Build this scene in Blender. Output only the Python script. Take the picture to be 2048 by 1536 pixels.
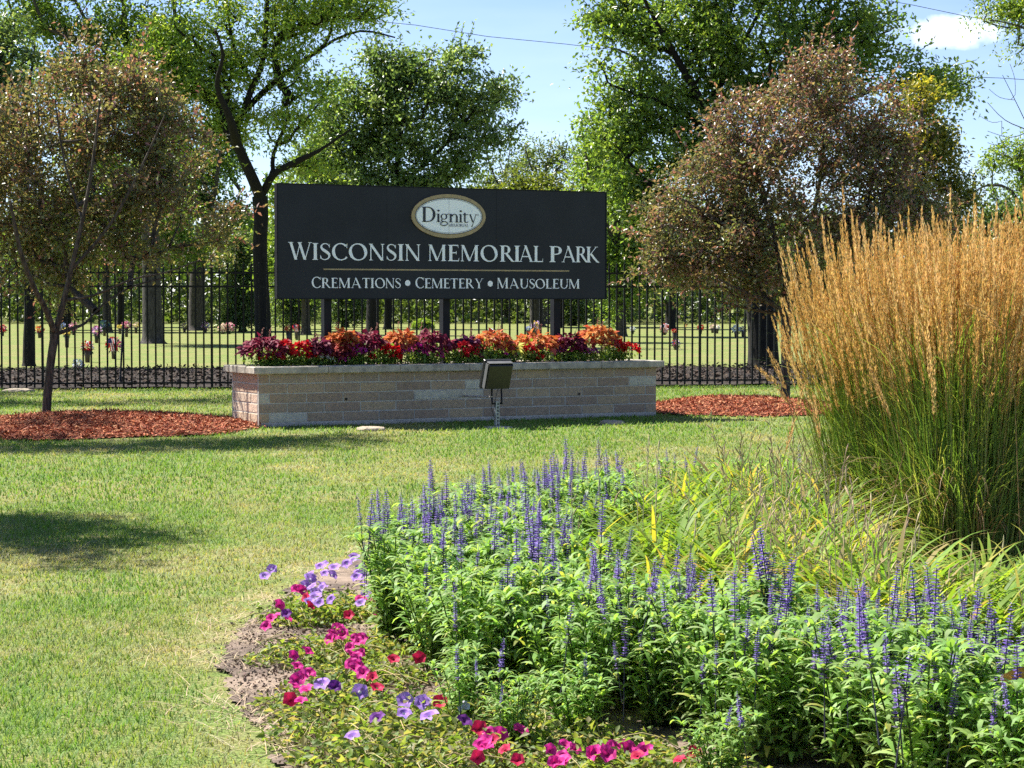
import bpy, math, random
import numpy as np
from mathutils import Vector, noise as mnoise

scene = bpy.context.scene
for o in list(bpy.data.objects):
    bpy.data.objects.remove(o, do_unlink=True)
col = scene.collection
rad = math.radians
R = np.random.default_rng(7)
random.seed(7)

# ------------------------------------------------------------------ camera, sky, sun, exposure
F = 4200.0            # focal length in photograph pixels (photo is 2048 x 1536)
EYE = 1.30
PITCH = math.atan((768 - 599) / F)
cam_d = bpy.data.cameras.new("camera")
cam = bpy.data.objects.new("camera", cam_d)
col.objects.link(cam)
cam_d.sensor_width = 36.0
cam_d.lens = 36.0 * F / 2048.0
cam_d.clip_start = 0.1
cam_d.clip_end = 6000
cam.location = (0, 0, EYE)
cam.rotation_euler = (math.pi / 2 - PITCH, 0, 0)
scene.camera = cam

SUN_EL, SUN_BACK = rad(52), rad(33)
sdir = Vector((-math.cos(SUN_BACK) * math.cos(SUN_EL), math.sin(SUN_BACK) * math.cos(SUN_EL), math.sin(SUN_EL)))
sun_d = bpy.data.lights.new("sun", 'SUN')
sun_d.energy = 5.0
sun_d.angle = rad(0.53)
sun_d.color = (1.0, 0.955, 0.88)
sun = bpy.data.objects.new("sun", sun_d)
col.objects.link(sun)
sun.rotation_euler = (-sdir).to_track_quat('-Z', 'Y').to_euler()
sun.location = (-20, 10, 30)

world = bpy.data.worlds.new("World")
scene.world = world
world.use_nodes = True
wn, wl = world.node_tree.nodes, world.node_tree.links
wn.clear()
w_out = wn.new('ShaderNodeOutputWorld')
w_bg = wn.new('ShaderNodeBackground')
w_bg.inputs['Strength'].default_value = 0.074
sky = wn.new('ShaderNodeTexSky')
sky.sky_type = 'NISHITA'
sky.sun_disc = False
sky.sun_elevation = SUN_EL
sky.sun_rotation = math.atan2(sdir.x, sdir.y)
sky.altitude = 200
sky.air_density = 0.75
sky.dust_density = 0.12
sky.ozone_density = 2.0
# thin high haze streaks and one small fair-weather cloud, as part of the sky itself
w_tc = wn.new('ShaderNodeTexCoord')
w_map = wn.new('ShaderNodeMapping')
w_map.inputs['Scale'].default_value = (3.0, 3.0, 16.0)
w_no = wn.new('ShaderNodeTexNoise')
w_no.inputs['Scale'].default_value = 2.2
w_no.inputs['Detail'].default_value = 6
w_rmp = wn.new('ShaderNodeValToRGB')
w_rmp.color_ramp.elements[0].position = 0.45
w_rmp.color_ramp.elements[0].color = (0, 0, 0, 1)
w_rmp.color_ramp.elements[1].position = 0.85
w_rmp.color_ramp.elements[1].color = (0.12, 0.12, 0.12, 1)
cdir = Vector(((1905 - 1024) / F, 1.0, (599 - 66) / F)).normalized()
w_sub = wn.new('ShaderNodeVectorMath'); w_sub.operation = 'SUBTRACT'
w_sub.inputs[1].default_value = cdir
w_scl = wn.new('ShaderNodeVectorMath'); w_scl.operation = 'MULTIPLY'
w_scl.inputs[1].default_value = (1 / 0.021, 1 / 0.021, 1 / 0.0075)
w_len = wn.new('ShaderNodeVectorMath'); w_len.operation = 'LENGTH'
w_no2 = wn.new('ShaderNodeTexNoise')
w_no2.inputs['Scale'].default_value = 90
w_no2.inputs['Detail'].default_value = 5
w_add = wn.new('ShaderNodeMath'); w_add.operation = 'MULTIPLY_ADD'
w_add.inputs[1].default_value = 1.5
w_cr = wn.new('ShaderNodeMapRange')
w_cr.inputs['From Min'].default_value = 2.0
w_cr.inputs['From Max'].default_value = 1.15
w_mx = wn.new('ShaderNodeMath'); w_mx.operation = 'MAXIMUM'
w_mix = wn.new('ShaderNodeMixRGB')
w_mix.inputs['Color2'].default_value = (9.0, 9.4, 9.8, 1)
wl.new(w_tc.outputs['Generated'], w_map.inputs['Vector'])
wl.new(w_map.outputs['Vector'], w_no.inputs['Vector'])
wl.new(w_no.outputs['Fac'], w_rmp.inputs['Fac'])
wl.new(w_tc.outputs['Generated'], w_sub.inputs[0])
wl.new(w_sub.outputs[0], w_scl.inputs[0])
wl.new(w_scl.outputs[0], w_len.inputs[0])
wl.new(w_tc.outputs['Generated'], w_no2.inputs['Vector'])
wl.new(w_no2.outputs['Fac'], w_add.inputs[0])
wl.new(w_len.outputs['Value'], w_add.inputs[2])
wl.new(w_add.outputs[0], w_cr.inputs['Value'])
wl.new(w_rmp.outputs['Color'], w_mx.inputs[0])
wl.new(w_cr.outputs[0], w_mx.inputs[1])
wl.new(w_mx.outputs[0], w_mix.inputs['Fac'])
w_tn = wn.new('ShaderNodeMixRGB'); w_tn.blend_type = 'MULTIPLY'; w_tn.inputs['Fac'].default_value = 1
w_tn.inputs['Color2'].default_value = (0.88, 0.87, 0.98, 1)
wl.new(sky.outputs['Color'], w_tn.inputs['Color1'])
wl.new(w_tn.outputs['Color'], w_mix.inputs['Color1'])
wl.new(w_mix.outputs['Color'], w_bg.inputs['Color'])
wl.new(w_bg.outputs['Background'], w_out.inputs['Surface'])

scene.view_settings.view_transform = 'Standard'
scene.view_settings.look = 'None'
scene.view_settings.exposure = 1.4
scene.view_settings.gamma = 1.0
scene.cycles.max_bounces = 9
scene.cycles.diffuse_bounces = 5
scene.cycles.transmission_bounces = 6
scene.cycles.glossy_bounces = 2
scene.cycles.transparent_max_bounces = 4
scene.cycles.use_adaptive_sampling = True
scene.cycles.adaptive_threshold = 0.02
scene.cycles.use_denoising = False

# ------------------------------------------------------------------ photograph pixel -> world
CP, SP = math.cos(PITCH), math.sin(PITCH)
def ray(px, py):
    x, u = (px - 1024) / F, (768 - py) / F
    return np.array([x, CP + u * SP, u * CP - SP])
def P(px, py, Y):                       # the point at distance Y seen at that pixel
    d = ray(px, py)
    return np.array([0, 0, EYE]) + d * (Y / d[1])
def G(px, py, z=0.0):                   # the point at height z seen at that pixel
    d = ray(px, py)
    return np.array([0, 0, EYE]) + d * ((z - EYE) / d[2])
def px_of(p):
    y = p[1] * CP - (p[2] - EYE) * SP
    return 1024 + F * p[0] / y, 768 - F * (p[1] * SP + (p[2] - EYE) * CP) / y

# ------------------------------------------------------------------ materials
def lin(r, g, b):
    f = lambda c: (c / 255) / 12.92 if c / 255 <= 0.04045 else ((c / 255 + 0.055) / 1.055) ** 2.4
    return (f(r), f(g), f(b))
def new_mat(name):
    m = bpy.data.materials.new(name)
    m.use_nodes = True
    n = m.node_tree.nodes
    return m, n, m.node_tree.links, n['Principled BSDF'], n['Material Output']
def leaf_mat(name, rough=0.5, spec=0.35, trans=0.35, tcol=(1.25, 1.2, 0.55), sheen=0.0):
    m, n, l, b, out = new_mat(name)
    a = n.new('ShaderNodeAttribute'); a.attribute_name = 'tint'
    b.inputs['Roughness'].default_value = rough
    b.inputs['Specular IOR Level'].default_value = spec
    l.new(a.outputs['Color'], b.inputs['Base Color'])
    t = n.new('ShaderNodeBsdfTranslucent')
    mu = n.new('ShaderNodeMixRGB'); mu.blend_type = 'MULTIPLY'; mu.inputs['Fac'].default_value = 1
    mu.inputs['Color2'].default_value = (*tcol, 1)
    l.new(a.outputs['Color'], mu.inputs['Color1'])
    l.new(mu.outputs['Color'], t.inputs['Color'])
    mx = n.new('ShaderNodeMixShader'); mx.inputs['Fac'].default_value = trans
    l.new(b.outputs[0], mx.inputs[1]); l.new(t.outputs[0], mx.inputs[2])
    l.new(mx.outputs[0], out.inputs['Surface'])
    return m
def noise_mat(name, c1, c2, scale=20, rough=0.8, bump=0.3, stretch=(1, 1, 1), detail=6, spec=0.3, metallic=0.0, c3=None, scale2=2.0, lo=.35, hi=.65):
    m, n, l, b, out = new_mat(name)
    tc = n.new('ShaderNodeTexCoord'); mp = n.new('ShaderNodeMapping')
    mp.inputs['Scale'].default_value = stretch
    no = n.new('ShaderNodeTexNoise'); no.inputs['Scale'].default_value = scale; no.inputs['Detail'].default_value = detail
    rp = n.new('ShaderNodeValToRGB')
    rp.color_ramp.elements[0].position = lo; rp.color_ramp.elements[0].color = (*c1, 1)
    rp.color_ramp.elements[1].position = hi; rp.color_ramp.elements[1].color = (*c2, 1)
    l.new(tc.outputs['Object'], mp.inputs['Vector']); l.new(mp.outputs['Vector'], no.inputs['Vector'])
    l.new(no.outputs['Fac'], rp.inputs['Fac'])
    src = rp.outputs['Color']
    if c3 is not None:
        n2 = n.new('ShaderNodeTexNoise'); n2.inputs['Scale'].default_value = scale2; n2.inputs['Detail'].default_value = 4
        l.new(tc.outputs['Object'], n2.inputs['Vector'])
        r2 = n.new('ShaderNodeValToRGB'); r2.color_ramp.elements[0].position = .45; r2.color_ramp.elements[1].position = .65
        l.new(n2.outputs['Fac'], r2.inputs['Fac'])
        mx = n.new('ShaderNodeMixRGB'); mx.inputs['Color2'].default_value = (*c3, 1)
        l.new(r2.outputs['Color'], mx.inputs['Fac']); l.new(src, mx.inputs['Color1'])
        src = mx.outputs['Color']
    l.new(src, b.inputs['Base Color'])
    b.inputs['Roughness'].default_value = rough
    b.inputs['Specular IOR Level'].default_value = spec
    b.inputs['Metallic'].default_value = metallic
    if bump:
        bp = n.new('ShaderNodeBump'); bp.inputs['Strength'].default_value = bump; bp.inputs['Distance'].default_value = 0.02
        l.new(no.outputs['Fac'], bp.inputs['Height']); l.new(bp.outputs['Normal'], b.inputs['Normal'])
    return m
def tint_mat(name, rough=0.85, scale=60, amount=0.35, bump=0.4, spec=0.25, dist=0.006):   # per-face tint with fine grain
    m, n, l, b, out = new_mat(name)
    a = n.new('ShaderNodeAttribute'); a.attribute_name = 'tint'
    tc = n.new('ShaderNodeTexCoord')
    no = n.new('ShaderNodeTexNoise'); no.inputs['Scale'].default_value = scale; no.inputs['Detail'].default_value = 8
    no.inputs['Roughness'].default_value = .7
    l.new(tc.outputs['Object'], no.inputs['Vector'])
    mr = n.new('ShaderNodeMapRange'); mr.inputs['From Min'].default_value = .3; mr.inputs['From Max'].default_value = .7
    mr.inputs['To Min'].default_value = 1 - amount; mr.inputs['To Max'].default_value = 1 + amount
    l.new(no.outputs['Fac'], mr.inputs['Value'])
    mu = n.new('ShaderNodeMixRGB'); mu.blend_type = 'MULTIPLY'; mu.inputs['Fac'].default_value = 1
    l.new(a.outputs['Color'], mu.inputs['Color1']); l.new(mr.outputs[0], mu.inputs['Color2'])
    l.new(mu.outputs['Color'], b.inputs['Base Color'])
    b.inputs['Roughness'].default_value = rough; b.inputs['Specular IOR Level'].default_value = spec
    if bump:
        bp = n.new('ShaderNodeBump'); bp.inputs['Strength'].default_value = bump; bp.inputs['Distance'].default_value = dist
        l.new(no.outputs['Fac'], bp.inputs['Height']); l.new(bp.outputs['Normal'], b.inputs['Normal'])
    return m
def plain_mat(name, c, rough=0.5, spec=0.4, metallic=0.0):
    return noise_mat(name, tuple(x * .85 for x in c), tuple(min(1, x * 1.12) for x in c), scale=14, rough=rough, bump=0.05, spec=spec, metallic=metallic)

M_leaf = leaf_mat('tree_leaf', rough=.36, spec=.6, trans=.48, tcol=(1.5, 1.4, .6))
M_crab = leaf_mat('crabapple_leaf', rough=.36, spec=.5, trans=.42, tcol=(1.45, 1.2, .65))
M_herb = leaf_mat('herb_leaf', rough=.55, spec=.3, trans=.50, tcol=(1.4, 1.35, .55))
M_blade = leaf_mat('grass_blade', rough=.6, spec=.25, trans=.42)
M_petal = leaf_mat('petal', rough=.6, spec=.2, trans=.35, tcol=(1, 1, 1))
M_plume = leaf_mat('plume', rough=.8, spec=.15, trans=.4, tcol=(1.1, 1, .8))
LEAFY = {M_leaf, M_crab, M_herb, M_blade, M_petal, M_plume}
M_bark = noise_mat('bark', (.030, .024, .019), (.105, .087, .07), scale=9, rough=.95, bump=.9, stretch=(5, 5, .8))
M_bark_grey = noise_mat('grey_bark', (.028, .025, .022), (.095, .085, .075), scale=8, rough=.95, bump=.9, stretch=(5, 5, .8))  # bark colour darkened to stand for shade on the trunks
M_bark_dark = noise_mat('dark_bark', (.007, .006, .0055), (.022, .019, .016), scale=9, rough=.95, bump=.9, stretch=(5, 5, .8))  # darkened further, the shade on far trunks put into the colour
M_stone = tint_mat('split_stone', rough=.92, scale=24, amount=.20, bump=.8, dist=.014)
M_chip = tint_mat('bark_chip', rough=.9, scale=80, amount=.25, bump=.2)
M_black = plain_mat('black_paint', (.006, .006, .0065), rough=.5, spec=.25)
M_panel = noise_mat('sign_panel_vinyl', (.0135, .0155, .021), (.0175, .020, .027), scale=3, rough=.55, bump=0.02, spec=.25)
M_post = noise_mat('post_paint', (.011, .012, .0155), (.016, .0175, .022), scale=9, rough=.6, bump=.05, spec=.12)
M_white = noise_mat('white_vinyl', (.86, .89, .92), (.90, .92, .94), scale=7, rough=.5, bump=0.0, spec=.3)
M_gold = plain_mat('gold_vinyl', (.36, .27, .14), rough=.45)
M_ink = plain_mat('dark_vinyl', (.018, .022, .035), rough=.5)
M_inkpale = plain_mat('grey_vinyl', (.13, .14, .17), rough=.5)
M_house = noise_mat('bronze_enamel', (.0125, .0125, .013), (.019, .019, .0195), scale=30, rough=.38, bump=.03, spec=.5)
M_housegrey = plain_mat('lit_edge_grey', (.13, .13, .13), rough=.45, spec=.5)  # pale grey standing for sunlight on the floodlight housing edges
M_galv = noise_mat('galvanised_steel', (.22, .23, .24), (.38, .39, .40), scale=40, rough=.5, bump=.05, spec=.5, metallic=.5)
M_conc = noise_mat('concrete', (.30, .25, .22), (.46, .41, .37), scale=25, rough=.95, bump=.4)
M_soil = noise_mat('bed_soil', (.060, .043, .033), (.18, .135, .105), scale=16, rough=1.0, bump=1.0, detail=9, c3=(.26, .195, .145), scale2=2.2)
M_bronze = plain_mat('vase_bronze', (.075, .055, .045), rough=.5, metallic=.3)
M_wire = plain_mat('cable', (.03, .03, .035), rough=.6)

# ------------------------------------------------------------------ mesh helpers
class MB:
    """collects vertices, triangles / quads and a tint per face; build() links them as one mesh object"""
    def __init__(s):
        s.v = []; s.f = []; s.n = 0
    def add(s, verts, faces, tint=(1, 1, 1)):
        verts = np.asarray(verts, float).reshape(-1, 3); faces = np.asarray(faces, int)
        if len(faces) == 0: return s
        t = np.asarray(tint, float)
        if t.ndim == 1: t = np.broadcast_to(t, (len(faces), 3))
        s.v.append(verts); s.f.append((faces + s.n, t)); s.n += len(verts)
        return s
    def build(s, name, mat, parent=None, origin=None, smooth=False):
        V = np.concatenate(s.v) if s.v else np.zeros((0, 3))
        if origin is not None: V = V - np.asarray(origin, float)[None, :3]
        me = bpy.data.meshes.new(name)
        me.vertices.add(len(V)); me.vertices.foreach_set('co', V.astype(np.float32).ravel())
        nf = sum(len(f) for f, _ in s.f); nl = sum(f.size for f, _ in s.f)
        me.loops.add(nl); me.polygons.add(nf)
        me.loops.foreach_set('vertex_index', np.concatenate([f.ravel() for f, _ in s.f]).astype(np.int32))
        tot = np.concatenate([np.full(len(f), f.shape[1]) for f, _ in s.f]).astype(np.int32)
        st = np.concatenate([[0], np.cumsum(tot)[:-1]]).astype(np.int32)
        me.polygons.foreach_set('loop_start', st)
        me.polygons.foreach_set('use_smooth', np.full(nf, smooth or mat in LEAFY))
        T = np.concatenate([t for _, t in s.f])
        at = me.attributes.new('tint', 'FLOAT_COLOR', 'FACE')
        at.data.foreach_set('color', np.concatenate([T, np.ones((nf, 1))], 1).astype(np.float32).ravel())
        me.update(calc_edges=True)
        me.materials.append(mat)
        o = bpy.data.objects.new(name, me)
        col.objects.link(o)
        if parent is not None: o.parent = parent
        elif origin is not None: o.location = origin
        return o
def unit(a):
    return a / np.maximum(np.linalg.norm(a, axis=-1, keepdims=True), 1e-9)
def rand_unit(n):
    return unit(R.normal(size=(n, 3)))
def leaves(mb, pos, axis, nrm, L, W, tint, fold=.22, curl=.12):
    n = len(pos); axis = unit(axis); side = unit(np.cross(axis, nrm)); nn = np.cross(side, axis)
    L = np.broadcast_to(L, n)[:, None]; W = np.broadcast_to(W, n)[:, None]
    m = pos + axis * L * .42
    V = np.stack([pos, m + side * W * .5 + nn * W * fold, pos + axis * L - nn * L * curl, m - side * W * .5 + nn * W * fold], 1).reshape(-1, 3)
    b = np.arange(n)[:, None] * 4
    Fc = np.concatenate([b + [0, 1, 2], b + [0, 2, 3]])
    t = np.asarray(tint)
    mb.add(V, Fc, np.concatenate([t, t]) if t.ndim == 2 else t)
PROF = {'blade': lambda k: (1 - k) ** .6 * .9 + .1, 'lance': lambda k: np.sin(math.pi * (k * .86 + .1)) ** .8, 'strap': lambda k: np.minimum(1, (1 - k) * 2.6 + .04) * (.6 + .4 * min(1, k * 4))}
def strips(mb, base, az, L, W, a0, a1, nseg, prof, tint, power=1.3, droll=0.0):
    """arching blades: az heading, lean from vertical goes a0 -> a1 along the blade"""
    n = len(base)
    bc = lambda x: np.broadcast_to(np.asarray(x, float), n)
    az, L, W, a0, a1 = map(bc, (az, L, W, a0, a1))
    h = np.stack([np.cos(az), np.sin(az), np.zeros(n)], 1); s = np.stack([-np.sin(az), np.cos(az), np.zeros(n)], 1)
    if droll:
        d = R.uniform(-droll, droll, n)[:, None]; s = s * np.cos(d) + h * np.sin(d) * .8 + np.array([0, 0, 1]) * np.sin(d) * .6
    p = np.array(base, float); rings = []
    for k in range(nseg + 1):
        w = (W * .5 * PROF[prof](k / nseg))[:, None]
        rings.append(np.stack([p - s * w, p + s * w], 1))
        a = a0 + (a1 - a0) * ((k + .5) / nseg) ** power
        p = p + (L / nseg)[:, None] * (h * np.sin(a)[:, None] + np.array([0, 0, 1.]) * np.cos(a)[:, None])
    V = np.stack(rings, 1).reshape(-1, 3); m = 2 * (nseg + 1)
    b = np.arange(n)[:, None] * m
    Fc = []; 
    for k in range(nseg):
        Fc.append(b + [2 * k, 2 * k + 1, 2 * k + 3, 2 * k + 2])
    t = np.asarray(tint); t = np.broadcast_to(t, (n, 3)) if t.ndim == 1 else t
    mb.add(V, np.concatenate(Fc), np.tile(t, (nseg, 1)))
    return p
def tubes(mb, p0, p1, r0, r1, sides=5, tint=(1, 1, 1)):
    p0, p1 = np.asarray(p0, float).reshape(-1, 3), np.asarray(p1, float).reshape(-1, 3); n = len(p0)
    r0 = np.broadcast_to(r0, n)[:, None, None]; r1 = np.broadcast_to(r1, n)[:, None, None]
    d = unit(p1 - p0); ref = np.where(np.abs(d[:, 2:3]) > .9, [[1., 0, 0]], [[0, 0, 1.]])
    a = unit(np.cross(d, ref)); b = np.cross(d, a)
    th = np.arange(sides) / sides * 2 * math.pi
    c = a[:, None] * np.cos(th)[None, :, None] + b[:, None] * np.sin(th)[None, :, None]
    V = np.concatenate([p0[:, None] + c * r0, p1[:, None] + c * r1], 1).reshape(-1, 3)
    base = np.arange(n)[:, None] * 2 * sides
    Fc = np.concatenate([base + [k, (k + 1) % sides, sides + (k + 1) % sides, sides + k] for k in range(sides)])
    mb.add(V, Fc, tint)
def polytube(mb, pts, rs, sides=8, tint=(1, 1, 1)):
    """one continuous tapered tube through points, closed at both ends"""
    pts = np.asarray(pts, float); m = len(pts); rs = np.broadcast_to(rs, m)
    tg = np.gradient(pts, axis=0); tg = unit(tg)
    ref = np.array([0, 0, 1.]) if abs(tg[0][2]) < .8 else np.array([0, 1., 0])
    V = []; 
    for i in range(m):
        a = unit(np.cross(tg[i], ref)); b = np.cross(tg[i], a); ref = np.cross(a, tg[i])
        th = np.arange(sides) / sides * 2 * math.pi
        V.append(pts[i] + (a[None] * np.cos(th)[:, None] + b[None] * np.sin(th)[:, None]) * rs[i])
    Fc = []
    for i in range(m - 1):
        for k in range(sides):
            Fc.append([i * sides + k, i * sides + (k + 1) % sides, (i + 1) * sides + (k + 1) % sides, (i + 1) * sides + k])
    V = np.concatenate(V)
    mb.add(V, Fc, tint)
    mb.add(V[-sides:], [list(range(sides))], tint); mb.add(V[:sides][::-1], [list(range(sides))], tint)
def box(mb, c, half, ax=None, tint=(1, 1, 1), bev=0.0):
    """box with optional chamfered edges, axes ax (3x3 rows)"""
    ax = np.eye(3) if ax is None else np.asarray(ax, float); c = np.asarray(c, float); hx, hy, hz = half
    if bev <= 0:
        S = np.array([[-1, -1, -1], [1, -1, -1], [1, 1, -1], [-1, 1, -1], [-1, -1, 1], [1, -1, 1], [1, 1, 1], [-1, 1, 1]], float) * [hx, hy, hz]
        mb.add(c + S @ ax, [[0, 3, 2, 1], [4, 5, 6, 7], [0, 1, 5, 4], [1, 2, 6, 5], [2, 3, 7, 6], [3, 0, 4, 7]], tint); return
    V = []; idx = {}
    for sx in (-1, 1):
        for sy in (-1, 1):
            for sz in (-1, 1):
                for k in range(3):
                    v = np.array([sx * hx, sy * hy, sz * hz], float)
                    for j in range(3):
                        if j != k: v[j] -= np.sign(v[j]) * bev
                    idx[(sx, sy, sz, k)] = len(V); V.append(v)
    q, t = [], []
    for k in range(3):
        a, b = (k + 1) % 3, (k + 2) % 3
        for s in (-1, 1):
            f = []
            for (u, w) in ((-1, -1), (1, -1), (1, 1), (-1, 1)):
                g = [0, 0, 0]; g[k] = s; g[a] = u; g[b] = w; f.append(idx[(*g, k)])
            q.append(f if s > 0 else f[::-1])
        for u in (-1, 1):          # edges along axis k
            for w in (-1, 1):
                e = []
                for s in (-1, 1):
                    g = [0, 0, 0]; g[k] = s; g[a] = u; g[b] = w
                    e.append((idx[(*g, a)], idx[(*g, b)]))
                f = [e[0][0], e[1][0], e[1][1], e[0][1]]
                q.append(f if u * w < 0 else f[::-1])
    for sx in (-1, 1):
        for sy in (-1, 1):
            for sz in (-1, 1):
                f = [idx[(sx, sy, sz, k)] for k in range(3)]
                t.append(f if sx * sy * sz > 0 else f[::-1])
    V = c + np.array(V) @ ax
    mb.add(V, q, tint); mb.add(V, t, tint)
def lathe(mb, c, prof, sides=12, tint=(1, 1, 1)):
    th = np.arange(sides) / sides * 2 * math.pi; V = []
    for r, z in prof:
        V += [[c[0] + r * math.cos(a), c[1] + r * math.sin(a), c[2] + z] for a in th]
    Fc = [[i * sides + k, i * sides + (k + 1) % sides, (i + 1) * sides + (k + 1) % sides, (i + 1) * sides + k] for i in range(len(prof) - 1) for k in range(sides)]
    mb.add(V, Fc, tint)
def tag(o, label=None, cat=None, group=None, kind=None):
    if label: o['label'] = label
    if cat: o['category'] = cat
    if group: o['group'] = group
    if kind: o['kind'] = kind
    return o
def thing(name, label, cat, loc=(0, 0, 0), group=None, rz=0.0):
    o = bpy.data.objects.new(name, None); col.objects.link(o)
    o.empty_display_size = .2
    o.location = [float(x) for x in loc]; o.rotation_euler = (0, 0, rz)
    return tag(o, label, cat, group)
def dup_tree(root, loc, rz=0.0, s=1.0):
    r = root.copy(); col.objects.link(r)
    r.location = [float(x) for x in loc]; r.rotation_euler = (0, 0, rz); r.scale = (s, s, s)
    for ch in root.children:
        c = ch.copy(); col.objects.link(c); c.parent = r
        for g in ch.children:
            d = g.copy(); col.objects.link(d); d.parent = c
    return r
def jit(c, n, v=.18, h=.08):
    c = np.asarray(c, float); c = np.broadcast_to(c, (n, 3)) if c.ndim == 1 else c
    return np.clip(c * R.uniform(1 - v, 1 + v, (n, 1)) * R.uniform(1 - h, 1 + h, (n, 3)), 0, 1)
def vnoise(x, y, seed=0):
    xi, yi = np.floor(x).astype(np.int64), np.floor(y).astype(np.int64); fx, fy = x - xi, y - yi
    fx, fy = fx * fx * (3 - 2 * fx), fy * fy * (3 - 2 * fy)
    def hsh(a, b):
        v = np.sin((a * 127.1 + b * 311.7 + seed * 74.7)) * 43758.5453
        return v - np.floor(v)
    return (hsh(xi, yi) * (1 - fx) + hsh(xi + 1, yi) * fx) * (1 - fy) + (hsh(xi, yi + 1) * (1 - fx) + hsh(xi + 1, yi + 1) * fx) * fy
def fbm(x, y, seed=0):
    return vnoise(x, y, seed) * .5 + vnoise(x * 2.1, y * 2.1, seed + 3) * .3 + vnoise(x * 4.3, y * 4.3, seed + 5) * .2
def inpoly(x, y, poly):
    x, y = np.asarray(x), np.asarray(y); c = np.zeros(x.shape, bool); n = len(poly)
    for i in range(n):
        (x0, y0), (x1, y1) = poly[i][:2], poly[i - 1][:2]
        if y0 == y1: continue
        c ^= ((y0 > y) != (y1 > y)) & (x < (x1 - x0) * (y - y0) / (y1 - y0) + x0)
    return c

# ------------------------------------------------------------------ layout constants
TH = math.atan(F / 8006.0)
U3 = np.array([math.cos(TH), math.sin(TH), 0.0])       # along the planter front, to the right
B3 = np.array([-math.sin(TH), math.cos(TH), 0.0])      # from the front to the back
Z3 = np.array([0, 0, 1.0])
CORNER = G(517, 856)
PL_LEN, PL_DEP, WALL_H, CAP_T, OVER = 4.72, 0.78, 0.545, 0.074, 0.068
def PLN(u, d, z): return CORNER + U3 * u + B3 * d + Z3 * z
BED = [G(*p)[:2] for p in ((450, 1335), (470, 1268), (545, 1205), (640, 1150), (780, 1098), (1000, 1068), (1300, 1048), (1600, 1040), (2400, 1040), (2800, 1800), (640, 1800), (600, 1600), (545, 1490), (480, 1410))]
ML_C, ML_R = np.array([-4.25, 21.3]), np.array([1.62, 2.0])
MR_C, MR_R = np.array([2.78, 24.95]), np.array([1.22, 1.85])
def fence_y(x): return 30.45 + .13 * (x + 6.2)

# ------------------------------------------------------------------ ground
def ground_mat():
    m, n, l, b, out = new_mat('lawn_ground')
    tc = n.new('ShaderNodeTexCoord')
    def noi(sc, det=6, off=0):
        mp = n.new('ShaderNodeMapping'); mp.inputs['Location'].default_value = (off, off, 0)
        x = n.new('ShaderNodeTexNoise'); x.inputs['Scale'].default_value = sc; x.inputs['Detail'].default_value = det
        l.new(tc.outputs['Object'], mp.inputs['Vector']); l.new(mp.outputs['Vector'], x.inputs['Vector']); return x
    def ramp(src, a, ca, b_, cb):
        r = n.new('ShaderNodeValToRGB'); r.color_ramp.elements[0].position = a; r.color_ramp.elements[0].color = (*ca, 1)
        r.color_ramp.elements[1].position = b_; r.color_ramp.elements[1].color = (*cb, 1)
        l.new(src, r.inputs['Fac']); return r
    fine = noi(60, 4); mid = noi(5, 6, 3); big = noi(.55, 5, 9)
    c1 = ramp(fine.outputs['Fac'], .35, (.085, .135, .028), .68, (.20, .275, .075))
    c2 = ramp(fine.outputs['Fac'], .35, (.17, .145, .055), .68, (.33, .29, .13))
    fr = ramp(big.outputs['Fac'], .42, (0, 0, 0), .72, (.6, .6, .6))
    fm = ramp(mid.outputs['Fac'], .42, (0, 0, 0), .68, (.8, .8, .8))
    ad = n.new('ShaderNodeMath'); ad.operation = 'ADD'; ad.use_clamp = True
    l.new(fr.outputs['Color'], ad.inputs[0]); l.new(fm.outputs['Color'], ad.inputs[1])
    mx = n.new('ShaderNodeMixRGB'); l.new(ad.outputs[0], mx.inputs['Fac'])
    l.new(c1.outputs['Color'], mx.inputs['Color1']); l.new(c2.outputs['Color'], mx.inputs['Color2'])
    l.new(mx.outputs['Color'], b.inputs['Base Color'])
    b.inputs['Roughness'].default_value = 1; b.inputs['Specular IOR Level'].default_value = .1
    bp = n.new('ShaderNodeBump'); bp.inputs['Strength'].default_value = .6; bp.inputs['Distance'].default_value = .03
    l.new(fine.outputs['Fac'], bp.inputs['Height']); l.new(bp.outputs['Normal'], b.inputs['Normal'])
    return m
mb = MB()
mb.add([[-1500, -40, 0], [1500, -40, 0], [1500, 3000, 0], [-1500, 3000, 0]], [[0, 1, 2, 3]])
tag(mb.build('ground', ground_mat()), kind='structure')

# soil of the flower bed, a slightly uneven sheet
def sheet(name, poly, z, mat, mound=0.0, amp=0.012, res=90):
    poly = np.asarray(poly)[:, :2]; x0, y0 = poly.min(0); x1, y1 = poly.max(0)
    step = max(x1 - x0, y1 - y0) / res
    gx, gy = np.meshgrid(np.arange(x0, x1 + step, step), np.arange(y0, y1 + step, step), indexing='ij')
    jx, jy = gx + R.uniform(-.3, .3, gx.shape) * step, gy + R.uniform(-.3, .3, gy.shape) * step
    zz = z + amp * fbm(jx * 4, jy * 4, 2)
    V = np.stack([jx, jy, zz], -1).reshape(-1, 3); ny = gx.shape[1]
    cx, cy = gx[:-1, :-1] + step / 2, gy[:-1, :-1] + step / 2
    ok = inpoly(cx + (fbm(cx * 6, cy * 6, 8) - .5) * .16, cy + (fbm(cx * 6, cy * 6, 4) - .5) * .16, poly)
    i, j = np.nonzero(ok); a = i * ny + j
    mb = MB(); mb.add(V, np.stack([a, a + ny, a + ny + 1, a + 1], 1))
    return mb.build(name, mat, smooth=True)
tag(sheet('soil', BED, .006, M_soil, res=520), kind='structure')

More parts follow.
